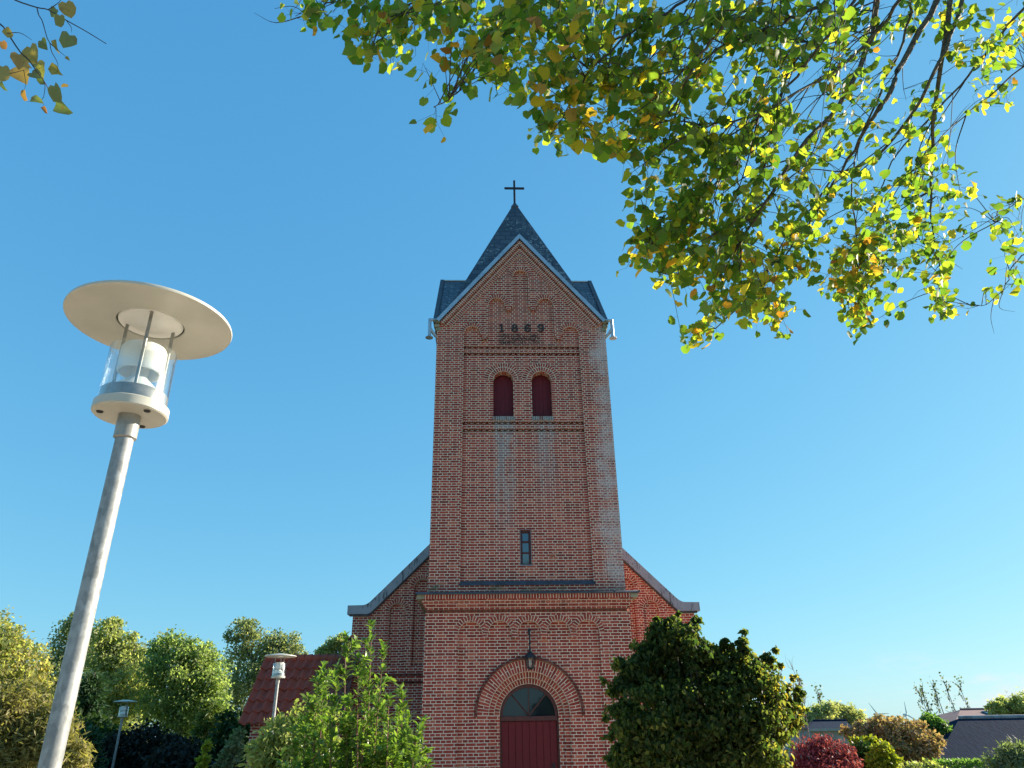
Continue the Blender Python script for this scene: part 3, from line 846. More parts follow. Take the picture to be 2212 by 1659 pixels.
    for t in np.linspace(0.05, PI - 0.05, 16):
        c = Vector((-0.01 + 1.208 * math.cos(t), 0.026, dz + 1.208 * math.sin(t))); d = Vector((-math.sin(t), 0, math.cos(t)))
        hood.tube([c - d * 0.008, c + d * 0.008], 0.04, 8)
    hood.build('hood_mould', MAT['brick_dark'], church)
    # ---- raking cornice of the gable, two brick-on-edge rows
    sl = math.atan2(2.93, 2.365)
    for name, d0, d1, yo in (('raking_course', 0.07, 0.185, -0.085), ('raking_course', 0.20, 0.375, -0.03)):
        rk = MB()
        for s in (-1, 1):
            Lr = 3.74
            ap = Vector((0, 0, z(13.30)))
            dv = Vector((s * math.cos(sl), 0, -math.sin(sl))); nv = Vector((-s * math.sin(sl), 0, -math.cos(sl)))
            def pt(l, d, y): 
                p = ap + dv * l + nv * d
                return (p.x, y, p.z)
            cut0, cut1 = d0 * math.tan(sl) , d1 * math.tan(sl)
            e0, e1 = Lr - d0 * 0.1, Lr - d1 * 0.35
            q = [pt(cut0, d0, yo), pt(e0, d0, yo), pt(e1, d1, yo), pt(cut1, d1, yo)]
            uv = [(d0, cut0), (d0, e0), (d1, e1), (d1, cut1)]
            if s > 0: rk.quad(*q[::-1], uv=uv[::-1])
            else: rk.quad(*q, uv=uv)
            q = [pt(cut1, d1, yo), pt(e1, d1, yo), pt(e1, d1, 0.02), pt(cut1, d1, 0.02)]
            uv = [(0, cut1), (0, e1), (0.1, e1), (0.1, cut1)]
            if s > 0: rk.quad(*q[::-1], uv=uv[::-1])
            else: rk.quad(*q, uv=uv)
            q = [pt(e0, d0, yo), pt(e1, d1, yo), pt(e1, d1, 0.0), pt(e0, d0, 0.0)]
            rk.quad(*(q if s < 0 else q[::-1]))
        rk.build(name, MAT['brick_half'], church)
    # kneeler stones at the eaves
    for s in (-1, 1):
        kn = MB()
        for xa, xb, za, zb, yo in ((2.28, 2.47, 10.36, 10.45, -0.088), (2.30, 2.44, 10.24, 10.345, -0.045), (2.26, 2.405, 10.12, 10.225, -0.028)):
            x0, x1 = sorted((s * xa, s * xb))
            kn.bbox(x0, x1, yo, 0.30, z(za), z(zb), 0.012)
        kn.box(*sorted((s * 2.365, s * 2.44)), 0.301, DEP, z(10.2), z(10.42))
        kn.build('kneeler', MAT['stone'], church)

    # ---- roof: pyramid spire with four gabled arms
    rf = MB()
    hb, zb, za = 2.42, z(10.14), z(16.62)
    cy = DEP / 2
    sl_len = math.hypot(hb, za - zb)
    tcut = 0.958
    hc, zc = hb * (1 - tcut), zb + (za - zb) * tcut
    for k in range(4):
        c, s_ = [(1, 0), (0, 1), (-1, 0), (0, -1)][k]
        rot = lambda x, y: (x * c - y * s_, x * s_ + y * c)
        hd, zd = hb * 0.925, zb + (za - zb) * 0.075
        p = [(-hd, -hd, zd), (hd, -hd, zd), (hc, -hc, zc), (-hc, -hc, zc)]
        q = []
        for x, y, zz in p:
            X, Y = rot(x, y); q.append((X, Y + cy, zz))
        rf.quad(*q, uv=[(-hd, sl_len * 0.075), (hd, sl_len * 0.075), (hc, sl_len * tcut), (-hc, sl_len * tcut)])
    slope = 2.93 / 2.365
    ov = 0.10                              # overhang of the arms past the wall face
    ha = 2.45
    zr_ = z(13.345); ze = zr_ - slope * ha
    sl2 = math.hypot(ha, zr_ - ze)
    for k in range(4):
        c, s_ = [(1, 0), (0, 1), (-1, 0), (0, -1)][k]
        rot = lambda x, y: (x * c - y * s_, x * s_ + y * c)
        for sg in (-1, 1):
            p = [(sg * ha, -HW - ov, ze), (0, -HW - ov, zr_), (0, -0.02, zr_), (sg * ha, -ha, ze)]
            q = []
            for x, y, zz in p:
                X, Y = rot(x, y); q.append((X, Y + cy, zz))
            uv = [(-HW - ov, 0), (-HW - ov, sl2), (-0.02, sl2), (-ha, 0)]
            if sg > 0: rf.quad(*q[::-1], uv=uv[::-1])
            else: rf.quad(*q, uv=uv)
    rf.build('spire_roof', MAT['slate'], church)
    for s in (-1, 1):
        rd = MB()
        rd.tube([(s * (HW + ov), cy, zr_ + 0.015), (s * 0.6, cy, zr_ + 0.015)], 0.03, 6)
        rd.build('ridge_cap', MAT['zinc'], church)
    # zinc verge on the front gable and plain ones on the side gables
    for k in range(4):
        vg = MB()
        c, s_ = [(1, 0), (0, 1), (-1, 0), (0, -1)][k]
        for sg in (-1, 1):
            def pt(l, d, y):
                x = sg * (math.cos(sl) * l - math.sin(sl) * d); zz = z(13.40) - math.sin(sl) * l - math.cos(sl) * d
                X, Y = x * c - y * s_, x * s_ + y * c
                return (X, Y + cy, zz)
            Lr = 3.80; ya = -HW - ov - 0.02; yb = -HW - ov + 0.10; yc = -HW + 0.02
            d0, d1 = -0.005, (0.10 if k in (0, 2) else 0.05)
            t0, t1 = 0.0, d1 * math.tan(sl)
            for (A, B, Cc, Dd) in ((pt(t0, d0, ya), pt(Lr, d0, ya), pt(Lr, d1, ya), pt(t1, d1, ya)),
                                   (pt(t0, d0, yb), pt(Lr, d0, yb), pt(Lr, d0, ya), pt(t0, d0, ya)),
                                   (pt(t1, d1, ya), pt(Lr, d1, ya), pt(Lr, d1, yc), pt(t1, d1, yc)),
                                   (pt(Lr, d0, ya), pt(Lr, d0, yb), pt(Lr, d1, yb), pt(Lr, d1, ya))):
                vg.quad(*((A, B, Cc, Dd) if sg < 0 else (Dd, Cc, B, A)))
            for l in (0.95, 1.9, 2.85):
                a = [pt(l, d0 - 0.004, ya - 0.004), pt(l + 0.05, d0 - 0.004, ya - 0.004), pt(l + 0.05, d1 + 0.002, ya - 0.004), pt(l, d1 + 0.002, ya - 0.004)]
                vg.quad(*(a if sg < 0 else a[::-1]))
        vg.build('verge_trim', MAT['zinc'] if k in (0, 2) else MAT['lead'], church)
    cap = MB()
    cap.lathe([(0.0, 0.24), (0.05, 0.22), (0.10, 0.12), (0.17, 0.02), (0.185, -0.01), (0.15, -0.06)], (0, cy, z(16.35)), 4, PI / 4)
    cap.build('spire_cap', MAT['lead'], church)
    cr = MB()
    zt = z(17.585)
    cr.bbox(-0.037, 0.037, cy - 0.03, cy + 0.03, z(16.5), zt, 0.006)
    cr.bbox(-0.35, -0.0375, cy - 0.029, cy + 0.029, z(17.205), z(17.275), 0.006)
    cr.bbox(0.0375, 0.35, cy - 0.029, cy + 0.029, z(17.205), z(17.275), 0.006)
    cr.build('cross', MAT['cross'], church)
    # ---- rain pipes hanging at the eaves corners
    for s in (-1, 1):
        pipe = MB()
        x = s * 2.57; yy = -0.02
        pipe.tube([(s * 2.40, yy, z(10.47)), (s * 2.52, yy, z(10.475)), (x, yy, z(10.46))], 0.043, 12)
        pipe.tube([(x, yy, z(10.50)), (x, yy, z(9.98))], 0.046, 14)
        pipe.tube([(x, yy, z(10.22)), (s * 2.46, yy + 0.03, z(10.05)), (s * 2.33, yy + 0.1, z(9.92))], 0.044, 12)
        pipe.build('rain_pipe', MAT['zinc'], church)
        rose = MB()
        rose.lathe([(0.048, 0.02), (0.05, -0.02), (0.105, -0.06), (0.108, -0.075), (0.02, -0.068), (0.0, -0.068)], (x, yy, z(9.97)), 24)
        rose.tube([(x, yy, z(9.90)), (x, yy, z(9.86))], [0.012, 0.002], 6)
        rose.build('spout_rose', MAT['zinc'], church)

    # ---- sound shutters
    for cx, r in LC:
        sh = MB()
        npl = 5
        y0 = 0.335
        for i in range(npl):
            xa = cx - r + 2 * r * i / npl; xb = cx - r + 2 * r * (i + 1) / npl - 0.006
            top = []
            for t in np.linspace(0, 1, 5):
                xx = xb + (xa - xb) * t
                top.append((xx, z(8.60) + math.sqrt(max(0, r * r - (xx - cx) ** 2))))
            poly = [(xa, z(7.5)), (xb, z(7.5))] + top
            sh.plate(poly, [], y0, y0 + 0.02)
        sh.quad((cx - r, y0 + 0.018, z(7.5)), (cx + r, y0 + 0.018, z(7.5)), (cx + r, y0 + 0.018, z(8.95)), (cx - r, y0 + 0.018, z(8.95)))
        o = sh.build('belfry_shutter', MAT['wood'], church)
        fr = MB()
        fr.bbox(cx - r, cx - r + 0.035, 0.31, 0.334, z(7.565), z(8.645), 0.004)
        fr.bbox(cx + r - 0.035, cx + r, 0.31, 0.334, z(7.565), z(8.645), 0.004)
        fr.build('frame', MAT['wood'], o)
        si = MB()
        si.box(cx - r - 0.01, cx + r + 0.012, 0.055, 0.33, z(7.455), z(7.562))
        si.build('sill', MAT['brick_sill'], church)
    # ---- slit window
    wf = MB()
    y0 = 0.135
    a, b, c, d = SL
    fw = 0.052
    zs = [c, c + 0.3, c + 0.575, d]
    wf.bbox(a, a + fw, y0, y0 + 0.06, z(c), z(d), 0.004); wf.bbox(b - fw, b, y0, y0 + 0.06, z(c), z(d), 0.004)
    wf.bbox(a + fw, b - fw, y0 + 0.002, y0 + 0.058, z(c), z(c) + 0.035, 0.004); wf.bbox(a + fw, b - fw, y0 + 0.002, y0 + 0.058, z(d) - 0.055, z(d), 0.004)
    for q in zs[1:3]: wf.bbox(a + fw, b - fw, y0 + 0.004, y0 + 0.054, z(q) - 0.022, z(q) + 0.022, 0.004)
    w = wf.build('slit_window', MAT['wood_frame'], church)
    for i in range(3):
        pn = MB()
        t = 0.012 * (i - 1)
        pn.quad((a + fw, y0 + 0.035, z(zs[i])), (b - fw, y0 + 0.035, z(zs[i])), (b - fw, y0 + 0.035 + t, z(zs[i + 1])), (a + fw, y0 + 0.035 + t, z(zs[i + 1])))
        pn.build('pane', MAT['pane_sky'], w)
    rv = MB()
    rv.box(a - 0.012, a, 0.078, 0.30, z(c), z(d)); rv.box(b, b + 0.012, 0.078, 0.30, z(c), z(d)); rv.box(a - 0.012, b + 0.012, 0.078, 0.30, z(d) + 0.0005, z(d) + 0.012); rv.box(a - 0.02, b + 0.02, 0.06, 0.30, z(c) - 0.03, z(c) - 0.0005)
    rv.build('surround', MAT['stone_grey'], w)
    # ---- date numerals
    def ribbon(mb, path, w, y0, y1, closed=False):
        n = len(path)
        L_, R_ = [], []
        for i, p in enumerate(path):
            p = Vector((p[0], p[1]))
            a = Vector(path[(i - 1) % n] if closed or i > 0 else path[i]); b = Vector(path[(i + 1) % n] if closed or i < n - 1 else path[i])
            d = (b - a).normalized(); nn = Vector((-d.y, d.x))
            ww = w[i] if hasattr(w, '__len__') else w
            L_.append(p + nn * ww / 2); R_.append(p - nn * ww / 2)
        m = n if closed else n - 1
        for i in range(m):
            j = (i + 1) % n
            q = [L_[i], R_[i], R_[j], L_[j]]
            f = [(v.x, y0, v.y) for v in q]; bk = [(v.x, y1, v.y) for v in q]
            mb.add(f + bk, [(0, 1, 2, 3), (0, 4, 5, 1), (2, 6, 7, 3)])
    H = 0.255
    def circ(cx, cz, rx, rz, a0, a1, n=18):
        return [(cx + rx * math.cos(t), cz + rz * math.sin(t)) for t in np.linspace(a0, a1, n)]
    for ch, cx in (('1', -0.55), ('8', -0.185), ('6', 0.19), ('9', 0.556)):
        nm = MB(); zb_ = z(10.132); y0, y1 = 0.045, 0.075
        if ch == '1':
            ribbon(nm, [(cx, zb_ + 0.035), (cx, zb_ + H)], 0.05, y0, y1)
            ribbon(nm, [(cx - 0.065, zb_ + 0.018), (cx + 0.065, zb_ + 0.018)], 0.034, y0 + 0.001, y1)
            ribbon(nm, [(cx - 0.06, zb_ + H - 0.05), (cx - 0.024, zb_ + H - 0.022)], 0.034, y0 + 0.0015, y1)
        if ch == '8':
            c_ = circ(cx, zb_ + 0.073, 0.068, 0.058, 0, 2 * PI, 23)[:-1]; ribbon(nm, c_, [0.034 + 0.016 * abs(math.cos(t)) for t in np.linspace(0, 2 * PI, 23)[:-1]], y0, y1, True)
            c_ = circ(cx, zb_ + 0.188, 0.055, 0.049, 0, 2 * PI, 23)[:-1]; ribbon(nm, c_, [0.032 + 0.014 * abs(math.cos(t)) for t in np.linspace(0, 2 * PI, 23)[:-1]], y0 + 0.001, y1, True)
        if ch in '69':
            f = 1 if ch == '6' else -1
            cz0 = zb_ + H / 2
            g = lambda p: [(cx + f * (x - cx), cz0 + f * (zz - cz0)) for x, zz in p]
            ribbon(nm, g(circ(cx, zb_ + 0.075, 0.07, 0.06, 0, 2 * PI, 23)[:-1]), 0.042, y0, y1, True)
            ribbon(nm, g(circ(cx + 0.01, zb_ + 0.118, 0.082, 0.118, PI * 1.02, PI * 0.36, 14)), [0.05] * 9 + [0.04] * 5, y0 + 0.001, y1)
            k = g([(cx + 0.058, zb_ + 0.208)])[0]
            ribbon(nm, circ(k[0], k[1], 0.014, 0.014, 0, 2 * PI, 13)[:-1], 0.03, y0 + 0.002, y1, True)
        nm.build('date_numeral', MAT['numeral'], church)

    # ---- door with fanlight
    y0 = 0.31
    dm = MB()
    npl = 8; rr = 0.655
    for i in range(npl):
        xa = -0.01 - rr + 0.03 + (2 * rr - 0.06) * i / npl; xb = xa + (2 * rr - 0.06) / npl - 0.006
        dm.bbox(xa, xb, y0, y0 + 0.03, 0.03, z(0.185), 0.004)
    dm.box(-0.01 - rr + 0.03, -0.01 + rr - 0.03, y0 + 0.026, y0 + 0.05, 0.03, z(0.185))
    door = dm.build('door', MAT['wood'], church)
    for zz in (-0.42, -0.62, -1.1, -1.3):
        hg = MB()
        hg.tube([(-0.622, y0 + 0.005, z(zz)), (-0.622, y0 - 0.012, z(zz))], 0.018, 10)
        hg.build('hinge_bolt', MAT['iron'], door)
    hd = MB()
    hd.tube([(0.52, y0, z(-0.72)), (0.52, y0 - 0.06, z(-0.72)), (0.42, y0 - 0.06, z(-0.72))], 0.011, 8)
    hd.bbox(0.495, 0.545, y0 - 0.008, y0, z(-0.82), z(-0.66), 0.003)
    hd.build('handle', MAT['iron'], door)
    fr = MB()
    for s in (-1, 1):
        xa, xb = sorted((-0.01 + s * (rr - 0.028), -0.01 + s * (rr + 0.02)))
        fr.bbox(xa, xb, y0 - 0.03, y0 + 0.05, 0.0, z(0.2), 0.005)
    fr.bbox(-0.01 - rr, -0.01 + rr, y0 - 0.035, y0 + 0.05, z(0.19), z(0.295), 0.008)
    fr.ring(-0.01, dz - 0.005, rr - 0.06, rr + 0.02, y0 - 0.03, y0 + 0.05, n=30)
    f = fr.build('door_frame', MAT['wood_frame'], church)
    mu = MB()
    for a_ in (PI / 2, PI * 0.27, PI * 0.73):
        p0 = Vector((-0.01, y0 + 0.01, dz)); p1 = Vector((-0.01 + (rr - 0.05) * math.cos(a_), y0 + 0.01, dz + (rr - 0.05) * math.sin(a_)))
        mu.tube([p0, p1], 0.014, 4)
    mu.build('glazing_bar', MAT['wood_frame'], f)
    gl = MB()
    a_ = arc(-0.01, dz - 0.01, rr - 0.05, 0, PI, 24)
    gl.plate(a_, [], y0 + 0.02, y0 + 0.024)
    gl.build('fanlight_glass', MAT['pane'], f)

    # ---- nave behind: gable wall, niches, coping, sides and roof
    Y = 3.3
    nv = MB()
    gx, wh = 0.107, 4.775
    og = [(gx - wh, -0.2), (gx + wh, -0.2), (gx + wh, z(2.97)), (gx + 4.36, z(2.97)), (gx + 2.76, z(4.58)), (gx, z(7.34)), (gx - 2.76, z(4.58)), (gx - 4.36, z(2.97)), (gx - wh, z(2.97))]
    holes = []
    NC = []
    for s in (-1, 1):
        for cx, r, sp in ((3.555, 0.215, 3.05), (2.877, 0.235, 3.68)):
            x = gx + s * cx
            NC.append((x, r, sp))
            holes.append([(x - r, z(1.62)), (x + r, z(1.62))] + arc(x, z(sp), r, 0, PI, 12))
    nv.plate(og, holes, Y, Y + 0.09)
    nv.plate([(-4.4, z(1.2)), (4.4, z(1.2)), (4.4, z(2.9)), (2.9, z(4.3)), (-2.9, z(4.3)), (-4.4, z(2.9))], [], Y + 0.09, Y + 0.1, edges=False)
    for s, x in ((-1, gx - wh), (1, gx + wh)):
        q = [(x, Y, -4), (x, Y + 8.5, -4), (x, Y + 8.5, z(2.6)), (x, Y, z(2.6))]
        nv.quad(*(q if s > 0 else q[::-1]))
    nv.build('nave_wall', MAT['brick_nave'], church)
    for (x, r, sp) in NC:
        nr = MB(); nr.ring(x, z(sp), r, r + 0.12, Y - 0.004, Y + 0.03); nr.build('niche_ring', MAT['brick_half'], church)
    for za, zb_ in ((1.36, 1.43), (1.17, 1.24)):
        for s in (-1, 1):
            xa, xb = (HL, 4.4) if s > 0 else (-4.4, -HL)
            bd = MB()
            n_ = int((xb - xa) / 0.16)
            for i in range(n_):
                x0 = xa + (xb - xa) * i / n_; x1 = x0 + (xb - xa) / n_; xm = (x0 + x1) / 2
                bd.add([(x0, Y - 0.002, z(za)), (xm, Y - 0.05, z(za)), (x1, Y - 0.002, z(za)), (x0, Y - 0.002, z(zb_)), (xm, Y - 0.05, z(zb_)), (x1, Y - 0.002, z(zb_))], [(0, 1, 4, 3), (1, 2, 5, 4), (3, 4, 5), (0, 2, 1)])
            bd.build('nave_frieze', MAT['brick_dark'], church)
    # coping following the gable, curved at the foot
    def cop_profile(s):
        x_end, x_b0 = 4.92, 4.43
        topl = [(x_end, 3.20)]
        for t in np.linspace(0, 1, 8):
            xx = x_b0 + 0.10 - 0.26 * t
            topl.append((xx, 3.205 + 0.13 * t * t))
        xs_, zs_ = topl[-1]
        topl.append((0.0, zs_ + (xs_) * 1.003))
        return topl
    for s in (-1, 1):
        tp = cop_profile(s)
        # lower line offset perpendicular by about 0.23
        lo = []
        for i, (x, zz) in enumerate(tp):
            if i < 3: lo.append((min(x, x), zz - 0.235))
            else:
                f_ = min(1, (i - 2) / 6)
                lo.append((x + 0.0 * f_, zz - 0.235 - 0.09 * f_))
        cp = MB()
        ya, yb = Y - 0.11, Y + 0.32
        n_ = len(tp)
        for i in range(n_ - 1):
            T0, T1 = (gx + s * tp[i][0], z(tp[i][1])), (gx + s * tp[i + 1][0], z(tp[i + 1][1]))
            B0, B1 = (gx + s * lo[i][0], z(lo[i][1])), (gx + s * lo[i + 1][0], z(lo[i + 1][1]))
            for q in ([(B0[0], ya, B0[1]), (B1[0], ya, B1[1]), (T1[0], ya, T1[1]), (T0[0], ya, T0[1])],
                      [(T0[0], ya, T0[1]), (T1[0], ya, T1[1]), (T1[0], yb, T1[1]), (T0[0], yb, T0[1])],
                      [(B0[0], yb, B0[1]), (B1[0], yb, B1[1]), (B1[0], ya, B1[1]), (B0[0], ya, B0[1])]):
                cp.quad(*(q if s < 0 else q[::-1]))
        xe = gx + s * tp[0][0]
        q = [(xe, ya, z(lo[0][1])), (xe, ya, z(tp[0][1])), (xe, yb, z(tp[0][1])), (xe, yb, z(lo[0][1]))]
        cp.quad(*(q if s < 0 else q[::-1]))
        cp.build('gable_coping', MAT['coping'], church)
        md = MB()
        for i in range(n_ - 1):
            B0, B1 = (gx + s * lo[i][0] * (0.985 if i == 0 else 1), z(lo[i][1])), (gx + s * lo[i + 1][0], z(lo[i + 1][1]))
            dzz = 0.05
            q = [(B0[0], Y - 0.05, B0[1] - dzz), (B1[0], Y - 0.05, B1[1] - dzz), (B1[0], Y - 0.05, B1[1] + 0.01), (B0[0], Y - 0.05, B0[1] + 0.01)]
            md.quad(*(q if s < 0 else q[::-1]))
            q = [(B0[0], Y + 0.01, B0[1] - dzz), (B1[0], Y + 0.01, B1[1] - dzz), (B1[0], Y - 0.05, B1[1] - dzz), (B0[0], Y - 0.05, B0[1] - dzz)]
            md.quad(*(q if s < 0 else q[::-1]))
        md.build('coping_mould', MAT['lead'], church)
    rn = MB()
    for s in (-1, 1):
        q = [(gx + s * 4.95, Y + 0.3, z(2.35)), (gx, Y + 0.3, z(6.95)), (gx, Y + 8.5, z(6.95)), (gx + s * 4.95, Y + 8.5, z(2.35))]
        uv = [(0, 0), (0, 6.7), (12.7, 6.7), (12.7, 0)]
        rn.quad(*(q if s < 0 else q[::-1]), uv=uv if s < 0 else uv[::-1])
    rn.add([(-4.667, Y + 8.5, -4), (4.78, Y + 8.5, -4), (4.78, Y + 8.5, z(2.6)), (0, Y + 8.5, z(6.9)), (-4.667, Y + 8.5, z(2.6))], [(4, 3, 2, 1, 0)])
    rn.build('nave_roof', MAT['slate'], church)
MAT['stone_grey'] = plain('grey_render', (0.16, 0.17, 0.2), (0.27, 0.28, 0.31), 14, 0.85)
build_church()

# ---- lantern on a bracket above the door
def build_lantern():
    zc = 1.7 + 1.30
    root = empty('porch_lantern', (0.02, -0.04 + 0.085, 0))
    root.location = (0.02, 0.045, E + 1.35)
    tag(root, 'small black iron lantern on a bracket above the church door', 'lantern')
    br = MB()
    y = -0.20
    br.tube([(0, -0.005, 0.72), (0, y, 0.70), (0, y, 0.30)], [0.02, 0.018, 0.016], 8)
    br.tube([(0, -0.01, 0.66), (0, -0.01, 0.80)], 0.026, 8)
    br.tube([(0, y, 0.47), (0, y, 0.44)], [0.03, 0.03], 8)
    br.tube([(0, -0.012, 0.64), (0, y * 0.5, 0.58), (0, y * 0.95, 0.66)], 0.009, 6)
    br.tube([(0, y, 0.72), (0, y, 0.77)], [0.03, 0.008], 8)
    br.build('bracket', MAT['iron'], root)
    cp = MB()
    cp.lathe([(0.0, 0.36), (0.02, 0.34), (0.028, 0.31), (0.02, 0.285), (0.045, 0.27), (0.07, 0.24), (0.16, 0.155), (0.165, 0.14), (0.13, 0.14)], (0, y, 0), 6)
    cp.build('cap', MAT['iron'], root)
    bd = MB()
    for k in range(6):
        t = k * PI / 3
        a = Vector((0.118 * math.cos(t), y + 0.118 * math.sin(t), 0.14)); b = Vector((0.075 * math.cos(t), y + 0.075 * math.sin(t), -0.07))
        bd.tube([a, b], 0.010, 5)
        t2 = (k + 1) * PI / 3
        a2 = Vector((0.118 * math.cos(t2), y + 0.118 * math.sin(t2), 0.14)); b2 = Vector((0.075 * math.cos(t2), y + 0.075 * math.sin(t2), -0.07))
        m1, m2 = a.lerp(b, 0.45), a2.lerp(b2, 0.45)
        bd.tube([m1, m2], 0.005, 4); bd.tube([b, b2], 0.009, 5)
        bd.tube([(a + a2) / 2, (b + b2) / 2], 0.004, 4)
        bd.tube([b, b + Vector((0.01 * math.cos(t), 0.01 * math.sin(t), -0.03))], [0.012, 0.008], 5)
    bd.lathe([(0.075, -0.07), (0.05, -0.095), (0.02, -0.11), (0.0, -0.12)], (0, y, 0), 6)
    bd.build('body', MAT['iron'], root)
    gl = MB()
    for k in range(6):
        t, t2 = k * PI / 3, (k + 1) * PI / 3
        P = lambda r, t, zz: (r * math.cos(t), y + r * math.sin(t), zz)
        gl.quad(P(0.072, t, -0.068), P(0.072, t2, -0.068), P(0.115, t2, 0.138), P(0.115, t, 0.138))
    gl.build('glass', MAT['clear'], root)
    bl = MB(); bl.lathe([(0.0, 0.10), (0.02, 0.09), (0.033, 0.05), (0.025, 0.01), (0.014, -0.02), (0.014, -0.07)], (0, y, 0), 16)
    bl.build('bulb', MAT['opal'], root)
build_lantern()

# ================================================================== ANNEX with a pantile roof
def build_annex():
    root = empty('annex', (-6.6, 1.6, 0))
    tag(root, 'low brick annex with a weathered red pantile roof beside the church', 'building')
    ox, oy = -6.6, 1.6
    x0, x1 = -6.83, -4.40
    yr, ye = 3.0, 1.48
    zr0, ze0 = E + 1.80, E + 0.24
    w = MB()
    wx0 = -6.62
    w.plate([(wx0, -0.3), (-4.5, -0.3), (-4.5, E + 0.33), (wx0, E + 0.33)], [], 1.66, 1.7, edges=False)
    w.add([(wx0, 1.66, -0.3), (wx0, 4.34, -0.3), (wx0, 4.34, E + 0.3), (wx0, 3.0, E + 1.72), (wx0, 1.66, E + 0.3)], [(4, 3, 2, 1, 0)])
    w.add([(-4.5, 1.66, -0.3), (-4.5, 3.3, -0.3), (-4.5, 3.3, E + 1.5), (-4.5, 3.0, E + 1.72), (-4.5, 1.66, E + 0.3)], [(0, 1, 2, 3, 4)])
    for v in range(len(w.v)): w.v[v] = (w.v[v][0] - ox, w.v[v][1] - oy, w.v[v][2])
    w.build('wall', MAT['brick_nave'], root)
    r = MB()
    nrow = 6; cw = 0.215
    ncol = int((x1 - x0) / cw)
    sub = 8
    for back in (0, 1):
        for j in range(nrow):
            ta, tb = j / nrow, (j + 1) / nrow + 0.03
            pts = []
            nx = ncol * sub + 1
            for row, t in ((0, ta), (1, tb)):
                for i in range(nx):
                    x = x0 + (x1 - x0) * i / (nx - 1)
                    ph = (i % sub) / sub
                    h = 0.062 * (0.5 + 0.5 * math.cos(2 * PI * ph)) ** 1.6 + 0.018 * math.sin(2 * PI * ph)
                    yy = yr + (ye - yr) * t; zz = zr0 + (ze0 - zr0) * t
                    lift = 0.062 if row == 1 else 0.012
                    n_y, n_z = -0.716, 0.698
                    hh = h + lift + 0.006 * math.sin(i * 0.37 + j * 2.1)
                    Y_ = yy + n_y * hh; Z_ = zz + n_z * hh
                    if back: Y_ = 2 * yr - Y_
                    pts.append((x - ox, Y_ - oy, Z_))
            fs = [(i, nx + i, nx + i + 1, i + 1) if not back else (i + 1, nx + i + 1, nx + i, i) for i in range(nx - 1)]
            r.add(pts, fs, None, True)
            # the lower edge of each course has thickness
            low = pts[nx:]
            drop = [(p[0], p[1] + (0.012 if not back else -0.012), p[2] - 0.022) for p in low]
            r.add(low + drop, [(i, nx + i, nx + i + 1, i + 1) if not back else (i + 1, nx + i + 1, nx + i, i) for i in range(nx - 1)], None, False)
    m, nt, b = new_mat('pantile')
    tc = nt.nodes.new('ShaderNodeTexCoord'); ob = tc.outputs['Object']
    f = noise(nt, ob, 2.2, 4, 0.65)
    col = mixc(nt, f, (0.30, 0.046, 0.026), (0.46, 0.085, 0.046))
    sep = nt.nodes.new('ShaderNodeSeparateXYZ'); nt.links.new(ob, sep.inputs[0])
    moss = math_n(nt, 'MULTIPLY', mrange(nt, math_n(nt, 'ADD', sep.outputs[0], math_n(nt, 'MULTIPLY', noise(nt, ob, 3, 4), 1.2)), 1.3, 2.6), 0.7)
    col = mixc(nt, moss, col, (0.085, 0.06, 0.038))
    soot = mrange(nt, noise(nt, ob, 6, 4, 0.7), 0.55, 0.68)
    col = mixc(nt, math_n(nt, 'MULTIPLY', soot, 0.6), col, (0.08, 0.035, 0.028))
    nt.links.new(col, b.inputs['Base Color']); b.inputs['Roughness'].default_value = 0.8
    bump(nt, b, f, 0.3, 0.01)
    ro = r.build('roof', m, root)
    rg = MB()
    n_ = 12
    for i in range(n_):
        xa = x0 + (x1 - x0) * i / n_; xb = x0 + (x1 - x0) * (i + 1) / n_ + 0.02
        rg.tube([(xa - ox, yr - oy, zr0 + 0.0), (xb - ox, yr - oy, zr0 + 0.012)], [0.10, 0.115], 10)
    rg.build('ridge_tile', m, ro)
    vb = MB()
    vb.add([(wx0 - 0.10 - ox, 1.45 - oy, E + 0.16), (wx0 - 0.10 - ox, 3.0 - oy, E + 1.76), (wx0 - 0.10 - ox, 3.0 - oy, E + 1.60), (wx0 - 0.10 - ox, 1.52 - oy, E + 0.10)], [(0, 1, 2, 3)])
    vb.box(wx0 - 0.12 - ox, -4.45 - ox, 1.56 - oy, 1.655 - oy, E + 0.24, E + 0.32)
    vb.build('eaves_board', MAT['wood_frame'], root)
build_annex()

